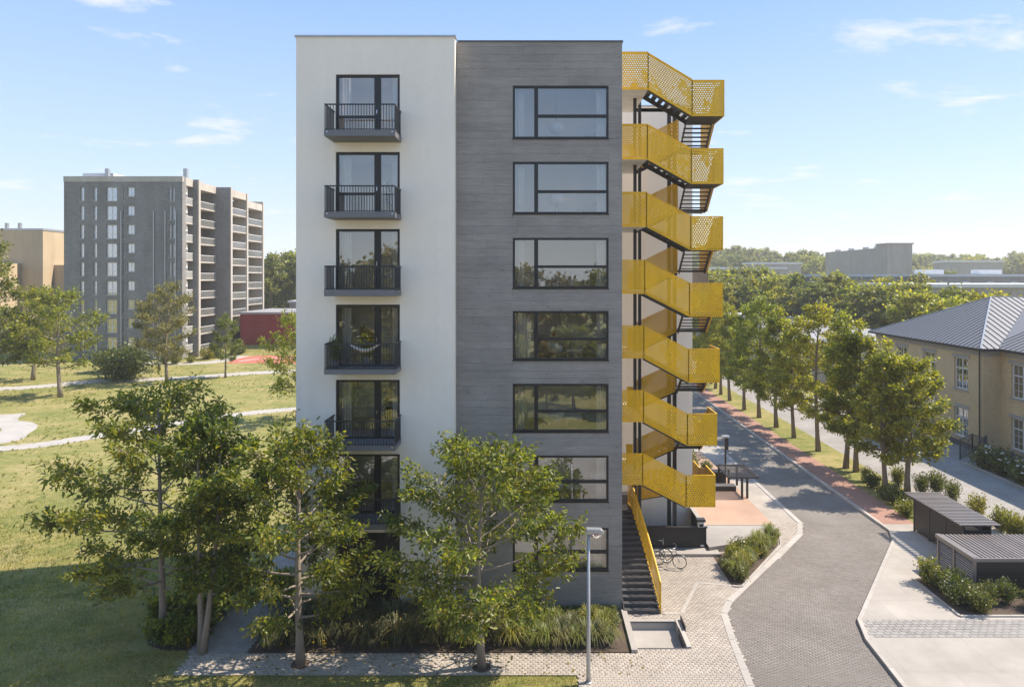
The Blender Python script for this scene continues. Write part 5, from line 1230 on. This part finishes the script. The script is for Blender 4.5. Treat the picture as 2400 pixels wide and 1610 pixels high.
bush('b1', (10.6, 46.5, TZ), 'upright shrub on the terrace behind the planter box', sc=1.5); bush('b3', (9.6, 47.2, TZ), 'yellowish shrub on the terrace beside the white wing', sc=1.2)
pt_ = thing('potted_plant', 'small green plant in a pot on the fourth balcony', 'plant', (-7.75, 26.7, 10.03))
link('pot', MB().lathe([(.001, 0), (.13, 0), (.17, .32), (.15, .32), (.12, .26), (.001, .26)], (0, 0, 0), 14).mesh('pot', 'plinth', True), pt_, (-7.75, 26.7, 10.03))
o = link('foliage', BD['b1'][1], pt_, (-7.75, 26.7, 10.28)); o.scale = (.55, .55, .95)
# --- ornamental grasses
def grass_clump(seed, n, h, r, mat):
    ng = np.random.default_rng(seed); V = []; Fq = []; k = 0
    for i in range(n):
        a = ng.uniform(0, 6.28); out = r*ng.uniform(.15, 1.0); hh = h*ng.uniform(.6, 1.1); b = np.array([math.cos(a)*.08*ng.random(), math.sin(a)*.08*ng.random(), 0]); d = np.array([math.cos(a), math.sin(a), 0]); s = np.array([-d[1], d[0], 0]); w = .008+.005*ng.random()
        pts = [b, b+d*out*.22+[0, 0, hh*.55], b+d*out*.6+[0, 0, hh*.92], b+d*out*1.05+[0, 0, hh*(.95-.45*out/r)]]
        for q, ww in zip(pts, (w*.8, w, w*.8, w*.15)): V += [q-s*ww, q+s*ww]
        for q in range(3): Fq.append((k+2*q, k+2*q+1, k+2*q+3, k+2*q+2))
        k += 8
    return npmesh('blades', V, Fq, mat)
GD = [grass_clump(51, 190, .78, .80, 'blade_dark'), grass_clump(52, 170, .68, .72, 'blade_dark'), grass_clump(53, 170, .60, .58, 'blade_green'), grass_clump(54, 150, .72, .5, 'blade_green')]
pos = []
for i in range(95):
    for tr_ in range(30):
        x, y = rg.uniform(-10.0, 3.0), rg.uniform(25.1, 27.1)
        if abs(x+8.2) < .4 and y < 24.6: continue
        if x > -3.2 and y > 26.5: continue
        if all((x-a)**2+(y-b)**2 > .47**2 for a, b in pos): pos.append((x, y)); break
for x, y in pos:
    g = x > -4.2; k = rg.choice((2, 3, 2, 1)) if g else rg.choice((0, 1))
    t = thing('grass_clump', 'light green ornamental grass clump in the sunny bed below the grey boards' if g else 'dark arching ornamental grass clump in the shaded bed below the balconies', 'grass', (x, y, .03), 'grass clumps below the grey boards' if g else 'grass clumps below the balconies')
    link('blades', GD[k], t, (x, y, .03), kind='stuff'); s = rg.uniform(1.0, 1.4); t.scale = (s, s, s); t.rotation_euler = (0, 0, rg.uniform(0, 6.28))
for i in range(14):
    x = -9.9+i*.5+rg.uniform(-.1, .1)
    if -8.3 < x < -5.0: continue
    bush('b0' if i % 2 else 'b1', (x, 27.2+rg.uniform(-.15, .1), .03), 'low green shrub against the foot of the white facade', 'shrubs at the white facade', rg.uniform(.5, .8), rg.uniform(0, 6))
for k, w_, x in ((1, 'second', -5.8), (4, 'fifth', -5.85), (3, 'fourth', -6.9)):
    z = FL[k]-.018; p_ = thing('potted_plant', 'tall house plant behind the balcony door of the %s storey down' % w_, 'plant', (x, 28.5, z))
    link('pot', MB().lathe([(.001, 0), (.14, 0), (.18, .34), (.15, .34), (.12, .28), (.001, .28)], (0, 0, 0), 14).mesh('pot', 'box_white', True), p_, (x, 28.5, z))
    o = link('foliage', BD['b4'][1], p_, (x, 28.5, z+.3)); o.scale = (.42, .42, .95)
ng = np.random.default_rng(77); n = 5200
C = np.stack([ng.uniform(-3.0, 3.4, n), ng.uniform(26.55, 27.85, n), .05+.22*ng.random(n)], 1); D = ng.normal(size=(n, 3))
link('ground_cover', leaf_mesh('ground_cover', C, D, .11*ng.uniform(.6, 1.2, n), .4, 'leaf_shrub', 7, False), None, kind='stuff')
for i in range(9):
    t = rg.random(); x, y = 9.2+3.0*t+rg.uniform(-.3, .1), 31.0+4.2*t; tt = thing('grass_clump', 'fine green grass tuft among the shrubs of the terrace bed', 'grass', (x, y, .02), 'grass tufts in the terrace bed')
    link('blades', GD[2+i % 2], tt, (x, y, .02), kind='stuff'); tt.scale = (1.2, 1.2, 1.4)
fl = thing('flowers', 'scattered yellow flowers at the bed edge below the balconies', 'flowers', (-10, 25, 0)); fl['kind'] = 'stuff'
fb = MB()
for i in range(18):
    x, y = (rg.uniform(-13.4, -12.4), rg.uniform(24.9, 25.6)) if i % 2 else (rg.uniform(-10.3, -5.0), rg.uniform(24.85, 25.1)); z = rg.uniform(.15, .6) if i % 2 else rg.uniform(.12, .3)
    fb.lathe([(.002, 0), (.045, .01), (.05, .035), (.002, .04)], (x, y, z), 7); fb.tube([(x, y, 0), (x, y, z)], .004, 4)
fb.build('blossoms', 'flower_yellow', fl, kind='stuff')
# --- lawn blades near the camera
def lawn_blades(regions, dens, seed):
    ng = np.random.default_rng(seed); P = []
    for (x0, x1, y0, y1) in regions:
        n = int((x1-x0)*(y1-y0)*dens); P.append(np.stack([ng.uniform(x0, x1, n), ng.uniform(y0, y1, n), np.full(n, -.03)], 1))
    P = np.concatenate(P); keep = ~((P[:, 0] > -12.6) & (P[:, 1] > 23.38)) & ~((P[:, 0] > -15) & (P[:, 1] > 24.9) & (P[:, 0] < -12)); keep &= ng.random(len(P)) < np.clip((46-P[:, 1])/17, 0, 1)**1.3; P = P[keep]; n = len(P)
    patch = .6+.4*np.sin(P[:, 0]*1.3+np.sin(P[:, 1]*.9)*2)*np.sin(P[:, 1]*1.1+P[:, 0]*.5)
    a = ng.uniform(0, 6.28, n); h = ng.uniform(.05, .12, n)*(.75+.5*patch); d = np.stack([np.cos(a), np.sin(a), np.zeros(n)], 1); s = np.stack([-d[:, 1], d[:, 0], np.zeros(n)], 1)*ng.uniform(.006, .012, n)[:, None]
    tip = P+d*(h*ng.uniform(.2, .9, n))[:, None]+np.stack([np.zeros(n), np.zeros(n), h], 1)
    V = np.stack([P-s, P+s, tip], 1).reshape(-1, 3); Fq = np.arange(n*3).reshape(-1, 3)
    link('lawn_grass', npmesh('lawn_grass', V, Fq, 'lawn_blade'), None, kind='stuff')
lawn_blades([(-19.5, 1.45, 22.3, 23.4), (-26, -12.5, 23.4, 31), (-36, -12.7, 31, 46)], 430, 61)
ng = np.random.default_rng(91); n = 900
C = np.concatenate([np.stack([ng.normal(-14, 4, n), ng.uniform(22.5, 33, n), np.full(n, .02)], 1), np.stack([ng.uniform(-11, 4, 260), ng.uniform(23.3, 24.7, 260), np.full(260, .022)], 1)]); C = C[(C[:, 0] < -12.6) | (C[:, 1] < 24.7)]
D = ng.normal(size=(len(C), 3)); D[:, 2] *= .15
link('fallen_leaves', leaf_mesh('fallen_leaves', C, D, .10*ng.uniform(.6, 1.3, len(C)), .38, 'leaf_autumn', 3, False, 3.0), None, kind='stuff')
def lawn_tufts():
    ng = np.random.default_rng(95); P = []
    for poly in PATHS[:3]:
        for a, b in zip(poly, poly[1:]):
            l = math.hypot(b[0]-a[0], b[1]-a[1]); m = int(l*1.6)
            if l < 8:
                for _ in range(m): t = ng.random(); P.append((a[0]+(b[0]-a[0])*t+ng.normal()*.08, a[1]+(b[1]-a[1])*t+ng.normal()*.08))
    for _ in range(5500):
        y = 29+75*ng.random()**1.4; x = ng.uniform(-.82*y, -.3*y-1)
        if math.sin(x*.55+math.sin(y*.3)*2)+math.sin(y*.4+x*.2) < ng.uniform(-.9, 1.2): continue
        if x > -12.8 and y < 36 or any(inside((x, y), q) for q in PATHS[:4]): continue
        P.append((x, y))
    V = []; Fq = []; k = 0
    for x, y in P:
        for _ in range(6):
            a = ng.uniform(0, 6.28); h = ng.uniform(.06, .19)*(1+y/300); d = np.array([math.cos(a), math.sin(a), 0]); s_ = np.array([-d[1], d[0], 0])*(.010+.0004*y); b = np.array([x, y, -.03])+d*ng.uniform(0, .08)
            V += [b-s_, b+s_, b+d*h*.7+[0, 0, h]]; Fq.append((k, k+1, k+2)); k += 3
    link('lawn_tufts', npmesh('lawn_tufts', V, Fq, 'lawn_blade'), None, kind='stuff')
lawn_tufts()
# --- woods
for i in range(4): TD['w%d' % i] = tree_data(70+i, 15, (4.6, 4.0, 5.2, 3.6)[i], 2.4, .25, 28, 18, 8, .62, ('round', 'oval', 'round', 'cone')[i], .42, .42, 'bark', ('leaf_forest', 'leaf_forest', 'leaf_street', 'leaf_forest')[i], six=False)
rg = random.Random(23); placed = []
def wood(n, fx, fy, label, group, smin, smax, keys=('w0', 'w1', 'w3', 'w0', 'w2'), mind=5.0, name='woodland_tree', bad=lambda x, y: False, hz=lambda x, y: 0):
    c = 0; tries = 0
    while c < n and tries < n*60:
        tries += 1; x, y = fx(), fy()
        if bad(x, y) or any((x-a)**2+(y-b)**2 < mind**2 for a, b in placed): continue
        placed.append((x, y)); c += 1; s = rg.uniform(smin, smax)
        tree(name, rg.choice(keys), (x, y, hz(x, y)-.1), label, group, (s*rg.uniform(.95, 1.2), s*rg.uniform(.95, 1.2), s), rg.uniform(0, 6.28))
wood(30, lambda: rg.uniform(30, 88), lambda: rg.uniform(133, 148), 'dense woodland tree in the belt just behind the broad flat roof', 'tree belt behind the flat roof', .72, .98, mind=4.5, bad=lambda x, y: (x > 60 and y < 139) or x/y < .23)
wood(14, lambda: rg.uniform(54, 63), lambda: rg.uniform(82, 130), 'yellowish tree between the hip roof and the broad flat roof', 'trees behind the hip roof', .7, .86, keys=('w2', 'w2', 'w0'), mind=4.5)
wood(34, lambda: rg.uniform(30, 60), lambda: rg.uniform(150, 235), 'dense woodland tree far behind the broad flat roof', 'woodland far behind the flat roof', .85, 1.1, mind=6, bad=lambda x, y: x/y < .24)
wood(22, lambda: rg.uniform(-85, -45), lambda: rg.uniform(172, 240), 'woodland tree beyond the red hall', 'woodland beyond the red hall', 1.1, 1.55, mind=7, bad=lambda x, y: x/y > -.33 or x/y < -.44 or (y < 188))
wood(8, lambda: rg.uniform(-135, -95), lambda: rg.uniform(142, 175), 'tree between the beige block and the grey tower', 'trees behind the beige block', .9, 1.2, mind=7, bad=lambda x, y: -.695 > x/y and x/y < -.8)
wood(190, lambda: rg.uniform(80, 440), lambda: rg.uniform(390, 560), 'distant tree on the wooded hill', 'trees on the wooded hill', 1.1, 1.6, mind=8, bad=lambda x, y: x/y < .22 or x/y > .76, hz=hill_z)
wood(60, lambda: rg.uniform(-300, 95), lambda: rg.uniform(360, 520), 'distant tree on the wooded rise behind the tall blocks', 'trees on the rise behind the blocks', 1.1, 1.6, mind=8, bad=lambda x, y: x/y > .23, hz=hill_z)
wood(24, lambda: rg.uniform(120, 330), lambda: rg.uniform(240, 345), 'tree at the foot of the wooded hill', 'trees at the hill foot', .75, 1.15, mind=9, bad=lambda x, y: x/y < .24 or x/y > .75 or (110 < x < 125 and y < 275))
# --- trees behind the camera that the windows mirror
rg = random.Random(31); TD['a0'] = tree_data(81, 15, 4.4, 2.5, .25, 26, 20, 9, .5, 'oval', .4, .36, 'bark', 'leaf_autumn', six=False)
for i in range(15):
    tree('autumn_tree', 'a0' if i % 3 else 'w0', (-34+i*4.6+rg.uniform(-1, 1), -24-rg.uniform(0, 9), 0), 'autumn tree across the lawn, mirrored in the window panes', 'mirrored autumn trees', rg.uniform(.92, 1.15), rg.uniform(0, 6.28))

for i in range(12): tree('autumn_tree', 'a0' if i % 2 else 'w2', (-24+i*3.6+rg.uniform(-.8, .8), -9-rg.uniform(0, 8), 0), 'small unseen autumn tree added to darken reflections in the middle window panes', 'small added autumn trees', rg.uniform(.46, .62), rg.uniform(0, 6.28))  # unseen trees added so the middle panes mirror something darker
for i in range(8): bush('b4', (-10.5+i*1.75+rg.uniform(-.3, .3), 15.5+rg.uniform(-1, 1), -.02), 'large unseen shrub added to darken reflections in the lowest windows', 'added reflection shrubs', rg.uniform(1.5, 1.9), rg.uniform(0, 6.28))  # out-of-view shrubs added to dim what the lowest windows reflect
# ------------------------------------------------------------------ air
m = bpy.data.materials.new('haze'); m.use_nodes = True; m.node_tree.nodes.clear(); M['haze'] = m
pv = m.node_tree.nodes.new('ShaderNodeVolumePrincipled'); mo = m.node_tree.nodes.new('ShaderNodeOutputMaterial')
pv.inputs['Color'].default_value = (0.93, 0.95, 0.98, 1); pv.inputs['Density'].default_value = 0.00036; pv.inputs['Anisotropy'].default_value = 0.2
m.node_tree.links.new(pv.outputs[0], mo.inputs['Volume'])
hz = MB().box(-1650, 1650, -450, 2650, -2.2, 62).build('haze', 'haze', None, kind='stuff')
S.cycles.volume_bounces = 2
